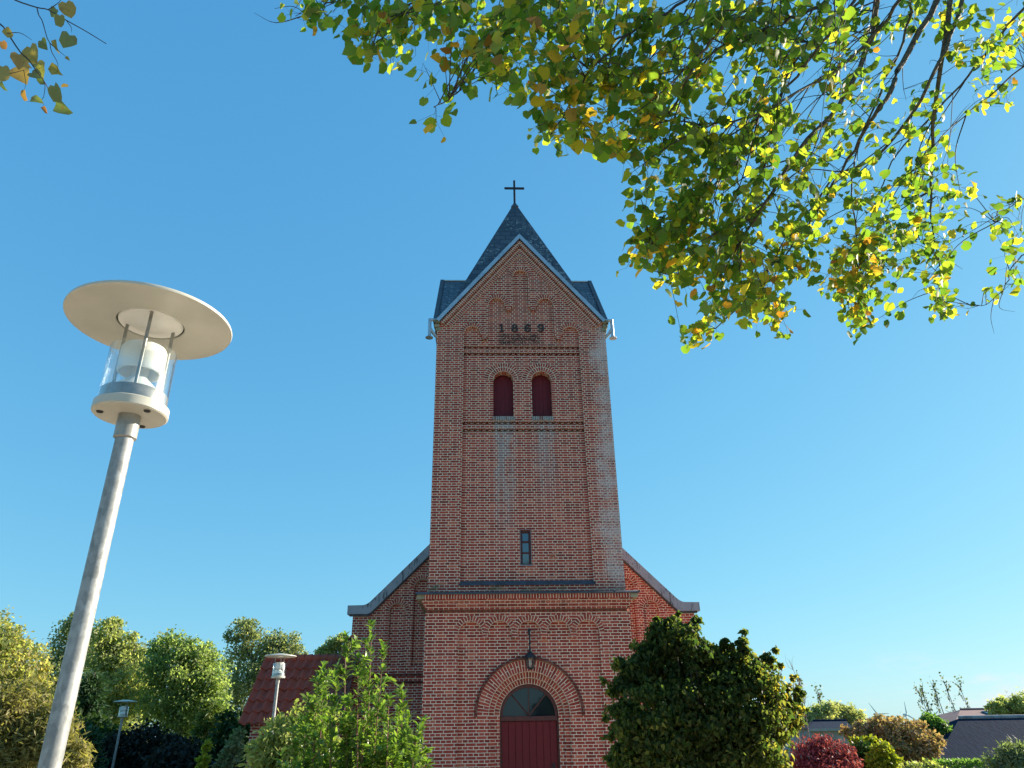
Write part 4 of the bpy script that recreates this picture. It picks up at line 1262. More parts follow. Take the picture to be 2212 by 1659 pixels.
# ================================================================== PARK LAMPS
def build_lamps():
    c = atd(326, 700, 2.61)               # middle of the shade of the near lamp
    H = c.z
    root = empty('park_lamp', (c.x, c.y, 0))
    tag(root, 'tall park lamp in the foreground with a wide round shade and clear glass cylinder', 'lamp', 'park lamps with disc shades')
    def part(name, mb, mat, parent=root): return mb.build(name, mat, parent)
    p = MB(); p.tube([(0, 0, 0), (0, 0, H - 0.47)], [0.0305, 0.0282], 28); part('pole', p, MAT['galv'])
    p = MB(); p.lathe([(0.0, -0.385), (0.0355, -0.385), (0.0355, -0.47), (0.029, -0.475), (0.029, -0.46)], (0, 0, H), 36); part('collar', p, MAT['lamp_alu'])
    p = MB(); p.lathe([(0.0, -0.385), (0.113, -0.385), (0.118, -0.380), (0.118, -0.350), (0.1125, -0.345), (0.1125, -0.345)], (0, 0, H), 56)
    p.lathe([(0.104, -0.346), (0.104, -0.300), (0.101, -0.297), (0.0, -0.297)], (0, 0, H), 56); base = part('base', p, MAT['lamp_paint'])
    p = MB(); p.lathe([(0.1045, -0.345), (0.1055, -0.344), (0.1055, -0.301), (0.1045, -0.299)], (0, 0, H), 56); part('band', p, MAT['lamp_alu'], base)
    for a in (0.35, 0.35 + 2 * PI / 3, 0.35 + 4 * PI / 3):
        s = MB(); s.lathe([(0.0, -0.003), (0.010, -0.003), (0.0115, 0.0), (0.0, 0.0005)], (0.09 * math.cos(a - 0.9), 0.09 * math.sin(a - 0.9), H - 0.386), 14)
        s.bbox(0.09 * math.cos(a - 0.9) - 0.007, 0.09 * math.cos(a - 0.9) + 0.007, 0.09 * math.sin(a - 0.9) - 0.0012, 0.09 * math.sin(a - 0.9) + 0.0012, H - 0.3905, H - 0.3885, 0.0003)
        part('screw', s, MAT['iron'], base)
    g = MB(); g.lathe([(0.108, -0.344), (0.108, -0.125), (0.1065, -0.123), (0.105, -0.125), (0.105, -0.30)], (0, 0, H), 64); part('glass_cylinder', g, MAT['clear'])
    for k in range(3):
        a = -PI / 2 + 0.42 + k * 2 * PI / 3
        r = MB(); r.tube([(0.087 * math.cos(a), 0.087 * math.sin(a), H - 0.298), (0.087 * math.cos(a), 0.087 * math.sin(a), H + 0.01)], 0.0058, 14); part('rod', r, MAT['lamp_alu'])
    o = MB(); o.lathe([(0.066, -0.215), (0.072, -0.213), (0.074, -0.205), (0.074, -0.120), (0.068, -0.108), (0.03, -0.104), (0.0, -0.104)], (0, 0, H), 48)
    o.lathe([(0.066, -0.215), (0.068, -0.14), (0.0, -0.13)], (0, 0, H), 48); part('diffuser', o, MAT['opal'])
    o = MB(); o.lathe([(0.086, -0.297), (0.084, -0.292), (0.030, -0.235), (0.028, -0.232), (0.028, -0.19), (0.0, -0.188)], (0, 0, H), 40); part('lamp_holder', o, MAT['opal'])
    # shade: a shallow dished disc with a rolled rim and a bright inner reflector
    d = MB(); d.lathe([(0.1115, 0.006), (0.1115, -0.001), (0.115, -0.004), (0.13, -0.003), (0.20, -0.001), (0.255, -0.004), (0.268, -0.006), (0.2735, -0.004), (0.275, 0.001), (0.273, 0.007), (0.26, 0.012), (0.15, 0.032), (0.05, 0.046), (0.0, 0.048)], (0, 0, H), 96)
    sh = part('shade', d, MAT['lamp_paint'])
    d = MB(); d.lathe([(0.1075, 0.004), (0.104, -0.001), (0.099, 0.002), (0.09, 0.004), (0.055, -0.008), (0.02, -0.014), (0.0, -0.015)], (0, 0, H), 64)
    part('reflector', d, MAT['opal'], sh)
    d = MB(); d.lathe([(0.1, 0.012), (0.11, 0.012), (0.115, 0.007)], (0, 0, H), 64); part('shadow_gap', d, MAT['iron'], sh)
    for o_ in [root] + list(root.children):
        for ch in o_.children:
            for v in ch.data.vertices:
                if v.co.z < H: v.co.z = max(0.0, H + (v.co.z - H) * (0.93 if v.co.z > H - 0.6 else 1.0))
    for (px, py, depth, lab) in ((606, 1418, 12.9, 'park lamp standing in front of the red pantile roof'), (271, 1516, 18.6, 'distant park lamp in front of the trees and dark hedge')):
        q = atd(px, py, depth)
        cp = copy_tree(root)
        cp.location = (q.x, q.y, q.z - H)
        cp.rotation_euler = (0, 0, 0.7)
        cp['label'] = lab
build_lamps()

# ================================================================== LINDENS overhead
def bez(pts, n=24):
    """smooth curve through points"""
    P = [Vector(p) for p in pts]
    if len(P) == 2: return [P[0].lerp(P[1], i / 6) for i in range(7)]
    out = []
    ext = [P[0] * 2 - P[1]] + P + [P[-1] * 2 - P[-2]]
    per = max(3, n // (len(P) - 1))
    for i in range(1, len(ext) - 2):
        for k in range(per):
            t = k / per
            p0, p1, p2, p3 = ext[i - 1:i + 3]
            out.append(0.5 * ((2 * p1) + (p2 - p0) * t + (2 * p0 - 5 * p1 + 4 * p2 - p3) * t * t + (3 * p1 - p0 - 3 * p2 + p3) * t ** 3))
    out.append(P[-1])
    return out

def build_linden():
    root = empty('linden_tree', (5.6, -15.4, 0))
    tag(root, 'linden tree with long drooping branches of green and yellow leaves across the sky', 'tree')
    o = Vector(root.location)
    TOP = Vector((5.4, -15.2, 9.5))
    D0 = 6.3
    limbs = [  # picture way-points with depth, radius at the frame edge, radius at the tip
        ([(1930, -120), (1898, 0), (1880, 90), (1811, 228), (1729, 319), (1656, 437), (1600, 520)], 6.2, 0.034, 0.010),
        ([(2080, -120), (2025, 0), (1948, 137), (1925, 196), (1875, 269), (1833, 342), (1770, 450), (1722, 520)], 6.9, 0.034, 0.008),
        ([(2080, -130), (2052, 0), (2034, 137), (2016, 251), (2013, 365), (2011, 456), (2025, 547), (2034, 650)], 7.2, 0.030, 0.006),
        ([(1850, -120), (1788, 0), (1690, 50), (1569, 96), (1478, 150), (1323, 159)], 5.6, 0.020, 0.006),
        ([(2000, -100), (1900, 60), (1820, 141), (1729, 196), (1615, 255), (1456, 264), (1400, 240)], 5.9, 0.018, 0.005),
        ([(2140, -120), (2080, 0), (2040, 110), (2007, 182), (1952, 273), (1888, 342), (1797, 387), (1765, 442), (1706, 538), (1655, 592), (1570, 690), (1500, 720)], 7.0, 0.020, 0.006),
        ([(1560, -130), (1420, -60), (1200, -40), (1125, 11), (1085, 66), (1033, 136), (1000, 187), (971, 212), (940, 228)], 5.3, 0.016, 0.004),
        ([(1700, -130), (1500, -60), (1300, -50), (1050, -30), (900, 0), (840, 40), (800, 90)], 5.2, 0.014, 0.004),
        ([(1500, -120), (1200, -70), (900, -40), (740, -10), (690, 25), (640, 35)], 5.1, 0.012, 0.003),
        ([(1760, -120), (1640, 0), (1560, 60), (1500, 140), (1440, 250), (1350, 310), (1240, 320)], 5.6, 0.018, 0.005),
        ([(1900, -120), (1830, 20), (1740, 140), (1640, 260), (1560, 380), (1480, 480), (1400, 520)], 6.0, 0.016, 0.005),
        ([(2000, -100), (1960, 60), (1900, 200), (1850, 330), (1840, 430), (1860, 560), (1860, 660)], 7.0, 0.016, 0.005),
        ([(1620, -120), (1480, 0), (1380, 60), (1290, 140), (1230, 230), (1190, 290)], 5.4, 0.015, 0.004),
        ([(1960, -100), (1720, 130), (1660, 330), (1590, 470), (1480, 590), (1390, 580)], 6.4, 0.014, 0.004),
        ([(2250, -60), (2140, 100), (2040, 220), (1940, 330), (1880, 470), (1830, 590)], 7.3, 0.016, 0.005),
        ([(2300, 100), (2230, 130), (2120, 220), (2040, 290), (1990, 360)], 7.3, 0.013, 0.004),
        ([(2300, 380), (2230, 420), (2190, 440), (2150, 480)], 7.0, 0.008, 0.003),
        ([(2300, 520), (2230, 540), (2190, 570), (2170, 620), (2120, 660), (2070, 655)], 7.0, 0.008, 0.003),
    ]
    allp = []
    for li, (wp, dep, ra, rb) in enumerate(limbs):
        pts = [atd(x, y, dep + 0.35 * math.sin(li * 1.7 + i * 0.9)) for i, (x, y) in enumerate(wp)]
        first = pts[0]
        lead = [TOP + Vector((0, 0, -1.2 + 0.25 * (li % 7))), TOP.lerp(first, 0.55) + Vector((0, 0, 1.2))]
        full = bez(lead + pts, 44)
        rs = []
        n = len(full)
        for i in range(n):
            t = i / (n - 1)
            rs.append((ra * 1.9) * (1 - t) ** 1.0 + rb * t if t < 0.3 else (ra * 1.33) * (1 - (t - 0.3) / 0.7) + rb * ((t - 0.3) / 0.7))
        mb = MB()
        fp = [p + Vector(rng.normal(size=3) * 0.008) for p in full]
        mb.tube([p - o for p in fp], [r * 0.66 for r in rs], 8)
        mb.build('branch', MAT['limb'] if ra > 0.015 else MAT['twig'], root)
        k0 = int(n * 0.3)
        for i in range(k0, n): allp.append((fp[i], rs[i]))
    LP = np.array([list(p) for p, r in allp])
    # leaf regions: picture centre, radii, number of twigs, depth
    reg = [(640, 22, 34, 26, 4, 5.1), (712, 28, 40, 25, 6, 5.1), (800, 38, 65, 45, 20, 5.2), (838, 105, 46, 46, 13, 5.2), (888, 138, 26, 24, 4, 5.2), (960, 55, 90, 62, 34, 5.3),
           (1060, 95, 70, 70, 34, 5.3), (1150, 60, 100, 70, 44, 5.4), (1120, 180, 42, 60, 16, 5.4), (1230, 120, 90, 95, 48, 5.5), (1195, 262, 46, 55, 20, 5.5), (1330, 80, 100, 90, 40, 5.6),
           (1330, 220, 100, 90, 52, 5.6), (1290, 290, 50, 36, 12, 5.6), (1450, 120, 90, 115, 36, 5.7), (1430, 320, 105, 105, 56, 5.8), (1560, 230, 100, 115, 36, 5.9), (1550, 420, 105, 105, 54, 6.1),
           (1420, 430, 60, 50, 12, 6.0), (1440, 500, 88, 55, 32, 6.1), (1385, 572, 44, 20, 6, 6.1), (1470, 600, 75, 40, 15, 6.2), (1560, 560, 105, 85, 50, 6.3), (1500, 702, 48, 42, 12, 6.4),
           (1600, 650, 80, 55, 26, 6.4), (1690, 680, 42, 36, 9, 6.5), (1770, 590, 28, 30, 4, 6.6), (1850, 600, 85, 75, 40, 6.8), (1865, 680, 60, 36, 12, 6.8), (1905, 530, 55, 60, 18, 7.0),
           (2020, 560, 46, 85, 20, 7.2), (2030, 665, 26, 36, 7, 7.2), (1700, 330, 75, 90, 20, 6.2), (1650, 80, 110, 80, 36, 5.9), (1800, 110, 110, 110, 20, 6.2), (1850, 300, 90, 110, 13, 6.6),
           (1980, 250, 80, 90, 10, 7.0), (1960, 440, 75, 75, 18, 7.0), (2040, 390, 46, 90, 12, 7.2), (2100, 90, 60, 75, 14, 7.2), (2172, 60, 46, 56, 9, 7.2), (2150, 190, 55, 55, 6, 7.2),
           (1750, 470, 65, 65, 17, 6.6), (1690, 560, 55, 55, 15, 6.6), (2188, 432, 24, 28, 3, 7.0), (2190, 530, 24, 36, 5, 7.0), (2190, 605, 22, 24, 3, 7.0), (2140, 632, 24, 16, 2, 7.0),
           (950, 238, 34, 24, 2, 5.3), (1980, 30, 70, 40, 12, 6.8), (1560, 40, 120, 50, 24, 5.7), (1300, 20, 140, 30, 22, 5.4), (1000, 10, 120, 22, 14, 5.3)]
    tw = MB()
    P, X, Nn, S = [], [], [], []
    P2, X2, N2, S2 = [], [], [], []
    for (cx, cy, rx, ry, cnt, dep) in reg:
        for _ in range(max(2, round(cnt * (0.74 if cx < 1500 else 0.95 if cx < 1620 else 1.1)))):
            t = random.uniform(0, 2 * PI); q = math.sqrt(random.random())
            px, py = cx + rx * q * math.cos(t), cy + ry * q * math.sin(t)
            tip = atd(px, py, dep + random.uniform(-0.8, 0.9))
            d2 = ((LP - np.array(tip)) ** 2).sum(1) + 0.6 * np.maximum(0, tip.z - LP[:, 2]) ** 2
            k = int(np.argmin(d2 + rng.random(len(d2)) * 0.05))
            src = Vector(LP[k])
            L = (tip - src).length
            mid = src.lerp(tip, 0.5) + Vector((0, 0, 0.16 * L)) + Vector(rng.normal(size=3) * 0.06 * L)
            pts = bez([src, mid, tip], 10)
            r0 = min(0.0065, 0.002 + 0.004 * L)
            tw.tube([p - o for p in pts], [r0 + (0.0012 - r0) * (i / (len(pts) - 1)) for i in range(len(pts))], 4, False)
            nl = random.randint(5, 7)
            for j in range(nl):
                u = 1 - 0.62 * (j / nl) ** 1.1 if L > 0.35 else 1 - 0.9 * j / nl
                fi = u * (len(pts) - 1); i0 = min(int(fi), len(pts) - 2)
                b = pts[i0].lerp(pts[i0 + 1], fi - i0)
                sd = Vector(rng.normal(size=3)); sd.z = -abs(sd.z) * 0.5 - 0.25
                e = b + sd.normalized() * random.uniform(0.03, 0.085) + Vector(rng.normal(size=3) * 0.035)
                tw.tube([b - o, e - o], [0.0010, 0.0008], 3, False)
                xd = Vector(rng.normal(size=3) * 0.55) + Vector((-0.35, 0.0, -0.85))
                nn = rng.normal(size=3) + np.array([0.15, 0.1, 0.55])
                sz = random.triangular(0.042, 0.110, 0.072)
                if random.random() < 0.13:
                    P2.append(e); X2.append(xd); N2.append(nn); S2.append(sz * 0.85)
                else:
                    P.append(e); X.append(xd); Nn.append(nn); S.append(sz)
    # long thin hanging branchlets
    def inside(p):
        d = p - CAM; w = d.dot(Fv)
        x = 1106 + 2212 * FPX * d.dot(Rv) / w; y = 829.5 - 2212 * FPX * d.dot(Uv) / w
        return any(((x - c[0]) / c[2]) ** 2 + ((y - c[1]) / c[3]) ** 2 < 1.1 for c in reg)
    for _ in range(260):
        k = random.randrange(len(LP)); a = Vector(LP[k])
        dv = (-Rv * random.uniform(0.1, 1.0) - Uv * random.uniform(0.35, 1.1) + Fv * random.uniform(-0.4, 0.4)).normalized() * random.uniform(0.5, 1.3)
        if not inside(a + dv) or not inside(a + dv * 0.7): continue
        pts = bez([a, a + dv * 0.5 + Vector((0, 0, 0.06)) + Vector(rng.normal(size=3) * 0.06), a + dv], 12)
        r0 = random.uniform(0.004, 0.008)
        tw.tube([p - o for p in pts], [r0 * (1 - 0.75 * i / (len(pts) - 1)) for i in range(len(pts))], 5, False)
        for j in range(random.randint(3, 8)):
            b = pts[random.randint(4, len(pts) - 1)]
            e = b + Vector(rng.normal(size=3) * 0.04) + Vector((0, 0, -0.04))
            tw.tube([b - o, e - o], [0.001, 0.0008], 3, False)
            P.append(e); X.append(Vector(rng.normal(size=3) * 0.6) + Vector((-0.35, 0, -0.8))); Nn.append(rng.normal(size=3) + np.array([0.15, 0.1, 0.5])); S.append(random.triangular(0.045, 0.115, 0.08))
    # bare side twigs
    for _ in range(70):
        k = random.randrange(len(LP)); a = Vector(LP[k])
        dv = Vector((random.uniform(-1, 0.6), random.uniform(-0.5, 0.5), random.uniform(-0.8, 0.4))).normalized() * random.uniform(0.15, 0.4)
        pts = bez([a, a + dv * 0.5 + Vector(rng.normal(size=3) * 0.05), a + dv], 8)
        tw.tube([p - o for p in pts], [0.004 - 0.0028 * i / (len(pts) - 1) for i in range(len(pts))], 4, False)
    tw.build('twigs', MAT['twig'], root, autosmooth=False)
    leaves('foliage', T_HEART, P, [list(x) for x in X], Nn, S, LM['linden'], root)
    leaves('curled_foliage', T_CURL, P2, [list(x) for x in X2], N2, S2, LM['linden'], root)
    tr = MB()
    tr.tube(bez([(0, 0, -0.2), (0.05, 0.0, 1.5), (-0.05, 0.1, 4.5), (-0.15, 0.15, 7.5), (TOP.x - o.x, TOP.y - o.y, TOP.z - o.z + 1.5)], 20), [0.34 - 0.22 * i / 20 for i in range(21)], 16)
    tr.build('trunk', MAT['bark'], root)
build_linden()

def build_sprig():
    root = empty('linden_tree', (-6.2, -16.9, 0))
    tag(root, 'linden at the left edge, only twig ends with brown and green leaves showing', 'tree')
    o = Vector(root.location)
    dep = 4.3
    br = [([(-420, 60), (-200, -60), (0, -40), (60, 0), (148, 30), (193, 39), (265, 81), (347, 127), (425, 175)], 0.007),
          ([(-400, 20), (-200, -20), (-60, 40), (0, 96), (30, 133), (81, 208), (115, 240), (145, 283), (172, 318), (207, 380)], 0.007),
          ([(148, 30), (155, 60), (169, 84), (188, 150), (199, 172), (206, 206), (225, 240), (232, 262), (228, 290)], 0.0035),
          ([(199, 172), (225, 195), (265, 228)], 0.003), ([(30, 133), (80, 132), (128, 160)], 0.003), ([(193, 39), (232, 12), (250, -10)], 0.003),
          ([(172, 318), (180, 345), (175, 385), (168, 400), (180, 430)], 0.0025), ([(265, 81), (285, 110), (286, 130)], 0.0025), ([(207, 380), (224, 400), (228, 425)], 0.0022),
          ([(-80, 300), (0, 300), (50, 292), (95, 280)], 0.004), ([(95, 280), (102, 330), (98, 360)], 0.002)]
    tw = MB()
    for i, (wp, r) in enumerate(br):
        s = 2212 / 4096
        pts = [atd(x * s if x > 0 else x * 0.9, y * s, dep + 0.12 * math.sin(i + 0.6 * k)) for k, (x, y) in enumerate(wp)]
        if wp[0][0] < -300:
            pts = [o + Vector((0.3, 0.1, 4.6 + 0.4 * i)), o.lerp(pts[0], 0.6) + Vector((0, 0, 5.0))] + pts
        f = bez(pts, 30)
        tw.tube([p - o for p in f], [r * (1 - 0.7 * k / (len(f) - 1)) for k in range(len(f))], 6, False)
    tw.build('twigs', MAT['twig'], root, autosmooth=False)
    # leaves: (x, y, size px, direction, curl)
    lv = [(20, 115, 34, -60, 0), (8, 165, 26, -70, 0), (10, 265, 40, -80, 0), (120, 185, 66, -75, 0), (165, 160, 40, -60, 0), (75, 215, 44, -90, 0), (95, 255, 34, -30, 1), (75, 268, 62, -60, 0), (125, 290, 40, -30, 0),
          (165, 260, 46, -95, 0), (240, 60, 38, -95, 0), (225, 35, 30, -130, 0), (262, 8, 52, -80, 0), (280, 138, 54, -105, 0), (220, 158, 40, -85, 1), (200, 262, 50, -40, 1), (160, 300, 34, -80, 0), (100, 358, 42, -95, 1),
          (120, 405, 56, -10, 1), (172, 425, 26, -70, 1), (215, 340, 62, -75, 0), (245, 350, 26, 10, 1), (222, 420, 74, -25, 1), (10, 285, 40, -75, 0), (5, 325, 36, -60, 1), (262, 228, 18, -40, 1), (150, 245, 36, -60, 0)]
    for name, templ, cur in (('foliage', T_HEART, 0), ('curled_foliage', T_CURL, 1)):
        P, X, Nn, S = [], [], [], []
        for (x, y, sz, a, c) in lv:
            if c != cur: continue
            s = 2212 / 4096
            p = atd(x * s, y * s, dep + random.uniform(-0.15, 0.15))
            a = rad(a)
            P.append(p); X.append(list(Rv * math.cos(a) + Uv * math.sin(a) + Fv * random.uniform(-0.4, 0.4)))
            Nn.append(list(-Fv + Rv * random.uniform(-0.5, 0.7) + Uv * random.uniform(-0.6, 0.6)))
            S.append(sz * 1.18 * s * pxsize(p))
        leaves(name, templ, P, X, Nn, S, LM['sprig'], root)
    tr = MB(); tr.tube([(0, 0, -0.2), (0.1, 0, 3), (0.25, 0.1, 6.5)], [0.22, 0.18, 0.1], 14); tr.build('trunk', MAT['bark'], root)
build_sprig()

# ================================================================== SHRUBS BY THE CHURCH
def build_laurel():
    b = at(800, 1760, -10.9)
    root = empty('laurel_shrub', (b.x, b.y, 0))
    tag(root, 'bright green glossy shrub with upright leafy shoots left of the church door', 'shrub')
    o = Vector(root.location)
    tips = [(825, 1345, 0), (768, 1372, 1), (850, 1408, 0), (722, 1452, 1), (708, 1455, 2), (795, 1420, 0), (838, 1470, 1), (748, 1480, 0), (893, 1497, 1), (812, 1500, 0), (722, 1500, 2), (862, 1508, 0),
            (905, 1545, 1), (885, 1530, 0), (930, 1575, 1), (690, 1505, 2), (700, 1520, 1), (780, 1510, 1), (740, 1535, 0), (830, 1545, 1), (655, 1560, 2), (680, 1555, 1), (770, 1560, 0), (800, 1570, 2), (860, 1565, 2),
            (920, 1600, 0), (630, 1625, 1), (660, 1610, 2), (700, 1590, 0), (730, 1590, 2), (845, 1600, 1), (890, 1590, 2), (905, 1630, 1), (760, 1620, 1), (815, 1630, 0), (690, 1640, 1), (870, 1640, 0), (725, 1640, 0), (930, 1645, 2), (640, 1660, 0), (780, 1660, 2), (850, 1660, 1), (910, 1665, 0), (670, 1680, 2), (945, 1648, 0)]
    extra = []
    for i in range(44):
        extra.append((random.uniform(650, 900), random.uniform(1560, 1740), random.choice((0, 1, 2))))
    P, X, Nn, S = [], [], [], []
    st = MB()
    for (px, py, z) in tips + extra:
        px -= 22
        tip = at(px, py, -10.9 + (z - 1) * 0.35 + random.uniform(-0.15, 0.15))
        base = Vector((o.x + (tip.x - o.x) * 0.25 + random.uniform(-0.1, 0.1), o.y + (tip.y - o.y) * 0.3, 0.2))
        L = (tip - base).length
        side = Vector((tip.x - o.x, tip.y - o.y, 0))
        mid = base.lerp(tip, 0.55) + side * 0.18
        f = bez([base, mid, tip], 24)
        st.tube([p - o for p in f], [0.011 - 0.008 * k / (len(f) - 1) for k in range(len(f))], 6, False)
        # leafy sleeves of up-pointing leaves along the upper shoot plus small side shoots
        segs = [(f, 0.38, 84)]
        for _ in range(5):
            k = random.randint(int(len(f) * 0.5), len(f) - 2)
            d = Vector((random.uniform(-1, 1), random.uniform(-1, 1), random.uniform(0.7, 1.5))).normalized() * random.uniform(0.08, 0.2)
            g = bez([f[k], f[k] + d * 0.5 + Vector((0, 0, -0.01)), f[k] + d], 8)
            st.tube([p - o for p in g], [0.004, 0.003, 0.003, 0.0025] + [0.002] * (len(g) - 4), 5, False)
            segs.append((g, 0.15, 20))
        for g, lo, n in segs:
            for j in range(n):
                t = lo + (1 - lo) * (1 - random.random() ** 1.7)
                fi = t * (len(g) - 1); i0 = min(int(fi), len(g) - 2)
                p = g[i0].lerp(g[i0 + 1], fi - i0)
                ax = (g[i0 + 1] - g[i0]).normalized()
                sd = Vector(rng.normal(size=3)); sd -= ax * sd.dot(ax); sd.normalize()
                up = random.uniform(0.35, 1.3)
                x = (sd + ax * up).normalized()
                P.append(p); X.append(list(x)); Nn.append(list(ax - sd * 0.35 + Vector(rng.normal(size=3) * 0.2))); S.append(random.uniform(0.042, 0.082))
    leaves('foliage', T_LANCE, P, X, Nn, S, LM['laurel'], root)
    st.build('stems', MAT['redstem'], root, autosmooth=False)
build_laurel()

def bush(name, label, cat, Y, blobs, n, lsize, mat, base_px, templ=T_LANCE, group=None, clump=0.22, per=14, shell=0.35, up=0.3, stems=14, stem_mat=None, droop=0.0, solid=None, zb=None):
    bl = []
    for (px, py, r) in blobs:
        c0 = at(px, py, Y); s = pxsize(c0)
        c = at(px, py, Y + rng.uniform(-0.4, 0.4) * r * s)
        bl.append((c, r * s))
    b = at(base_px, 1600, Y)
    root = empty(name, (b.x, b.y, gz(b.x, b.y)))
    tag(root, label, cat, group)
    o = Vector(root.location)
    P, d = blob_points(bl, n, clump, per, shell)
    nr = unit(rng.normal(size=(n, 3)) + d * 0.6 + np.array([0, 0, up]))
    xd = rng.normal(size=(n, 3)) * 0.7 + np.array([0, 0, -droop])
    leaves('foliage', templ, P, xd, nr, lsize * rng.uniform(0.6, 1.3, n), mat, root)
    st = MB()
    big = sorted(bl, key=lambda q: -q[1])[:max(3, len(bl) // 3)]
    for i in range(stems):
        c, r = big[i % len(big)]
        a = Vector((random.uniform(-0.15, 0.15), random.uniform(-0.15, 0.15), 0))
        e = c - o + Vector(rdir(1)[0]) * r * 0.5
        wood(st, a, e, 0.018, 0.004, 0.03, 5, 5)
    st.build('stems', stem_mat or MAT['twig'], root, autosmooth=False)
    return root

bush('olive_shrub', 'dull olive shrub with narrow leaves below the red pantile roof', 'shrub', -8.6,
     [(600, 1590, 48), (640, 1552, 42), (690, 1550, 38), (570, 1625, 45), (620, 1640, 70), (690, 1620, 60), (560, 1660, 40), (600, 1690, 70), (680, 1690, 70), (545, 1600, 22)],
     6500, 0.075, LM['olive'], 620, T_LANCE, clump=0.3, per=18, shell=0.2, droop=0.5)

bush('lilac_shrub', 'large dense dark green shrub with yellowing right side, right of the church door', 'shrub', -8.4,
     [(1440, 1382, 50), (1405, 1420, 50), (1480, 1400, 52), (1365, 1455, 45), (1345, 1490, 38), (1345, 1545, 42), (1345, 1600, 42), (1350, 1650, 40), (1450, 1480, 80), (1420, 1560, 90), (1530, 1450, 56), (1520, 1540, 90), (1570, 1420, 36),
      (1535, 1405, 40), (1600, 1392, 20), (1605, 1440, 42), (1652, 1432, 22), (1640, 1475, 44), (1680, 1500, 36), (1610, 1520, 90), (1690, 1545, 46), (1628, 1598, 80), (1702, 1568, 24), (1550, 1630, 100), (1440, 1650, 100), (1640, 1655, 40), (1722, 1510, 14), (1676, 1405, 8), (1600, 1366, 15), (1345, 1440, 14), (1500, 1362, 34), (1440, 1350, 30), (1470, 1324, 8), (1420, 1337, 8), (1390, 1388, 8), (1560, 1384, 10), (1635, 1402, 9), (1690, 1430, 9), (1708, 1455, 10), (1728, 1492, 9), (1312, 1470, 9), (1310, 1550, 9), (1312, 1620, 9), (1660, 1420, 13), (1570, 1392, 14), (1500, 1335, 12)],
     42000, 0.056, LM['lilac'], 1530, T_CURL, clump=0.215, per=34, shell=0.25, droop=0.9, stems=40)

# ================================================================== BACKGROUND, LEFT
tree('autumn_tree', 'yellowing tree at the far left edge, tallest there', 'tree', 12.0, [(20, 1382, 40), (-30, 1372, 60), (60, 1415, 38), (10, 1430, 70), (70, 1470, 40), (30, 1500, 60), (-60, 1450, 90), (95, 1440, 16), (80, 1520, 40)], 15300, 0.129, LM['yellow_tree'], 0, clump=0.3, shell=0.25)
tree('open_tree', 'thin dark tree seen behind the near lamp pole', 'tree', 26.0, [(150, 1370, 36), (165, 1345, 22), (120, 1410, 30), (190, 1400, 40), (150, 1440, 45), (110, 1460, 24), (130, 1500, 40), (160, 1330, 10)], 8840, 0.144, LM['dark_tree'], 150, clump=0.3, shell=0.2, per=18)
tree('golden_tree', 'rounded golden olive tree right of the near lamp pole', 'tree', 15.0, [(225, 1375, 40), (245, 1350, 18), (255, 1410, 48), (225, 1440, 44), (285, 1440, 38), (265, 1490, 60), (300, 1500, 40), (290, 1375, 12), (310, 1410, 14), (250, 1545, 55)], 17000, 0.129, LM['olive_tree'], 258, clump=0.3, shell=0.25)
tree('green_tree', 'broad green tree left of the red pantile roof', 'tree', 14.0, [(365, 1400, 38), (400, 1408, 36), (440, 1425, 38), (340, 1450, 40), (400, 1460, 62), (460, 1470, 36), (350, 1510, 52), (420, 1520, 62), (475, 1520, 30), (390, 1570, 60), (465, 1565, 28), (330, 1405, 14)], 22950, 0.125, LM['green_tree'], 405, clump=0.3, shell=0.25)
tree('slender_tree', 'tall loose tree behind the red pantile roof', 'tree', 30.0, [(520, 1365, 28), (545, 1352, 18), (500, 1375, 16), (560, 1390, 40), (520, 1420, 36), (600, 1380, 28), (625, 1395, 30), (590, 1420, 40), (640, 1410, 20), (530, 1470, 40), (505, 1500, 28), (520, 1540, 36), (570, 1460, 40), (660, 1420, 16)], 13940, 0.152, LM['dark_tree'], 540, clump=0.28, shell=0.3, per=18)
tree('small_tree', 'small yellow green tree between the red roof and the church', 'tree', 32.0, [(725, 1392, 20), (705, 1408, 20), (745, 1400, 22), (690, 1412, 12), (735, 1375, 8), (752, 1385, 10)], 4420, 0.152, LM['olive_tree'], 722, clump=0.3, shell=0.2)
tree('green_tree', 'hazy green tree filling the gap left of the broad green one', 'tree', 38.0, [(310, 1430, 24), (325, 1470, 34), (300, 1510, 40), (335, 1530, 44), (290, 1560, 40)], 4200, 0.15, LM['green_tree'], 315, clump=0.32, shell=0.15)
tree('open_tree', 'olive tree far behind, between the far left tree and the lamp pole', 'tree', 36.0, [(95, 1440, 24), (115, 1480, 34), (140, 1520, 40), (180, 1480, 40), (205, 1450, 24), (170, 1550, 44)], 5200, 0.15, LM['olive_tree'], 140, clump=0.32, shell=0.15)
tree('green_tree', 'green tree low behind the slender one beside the red roof', 'tree', 42.0, [(490, 1440, 22), (500, 1480, 30), (480, 1520, 34), (520, 1560, 40), (610, 1440, 26), (660, 1440, 22), (575, 1440, 24)], 5000, 0.16, LM['green_tree'], 560, clump=0.32, shell=0.15)
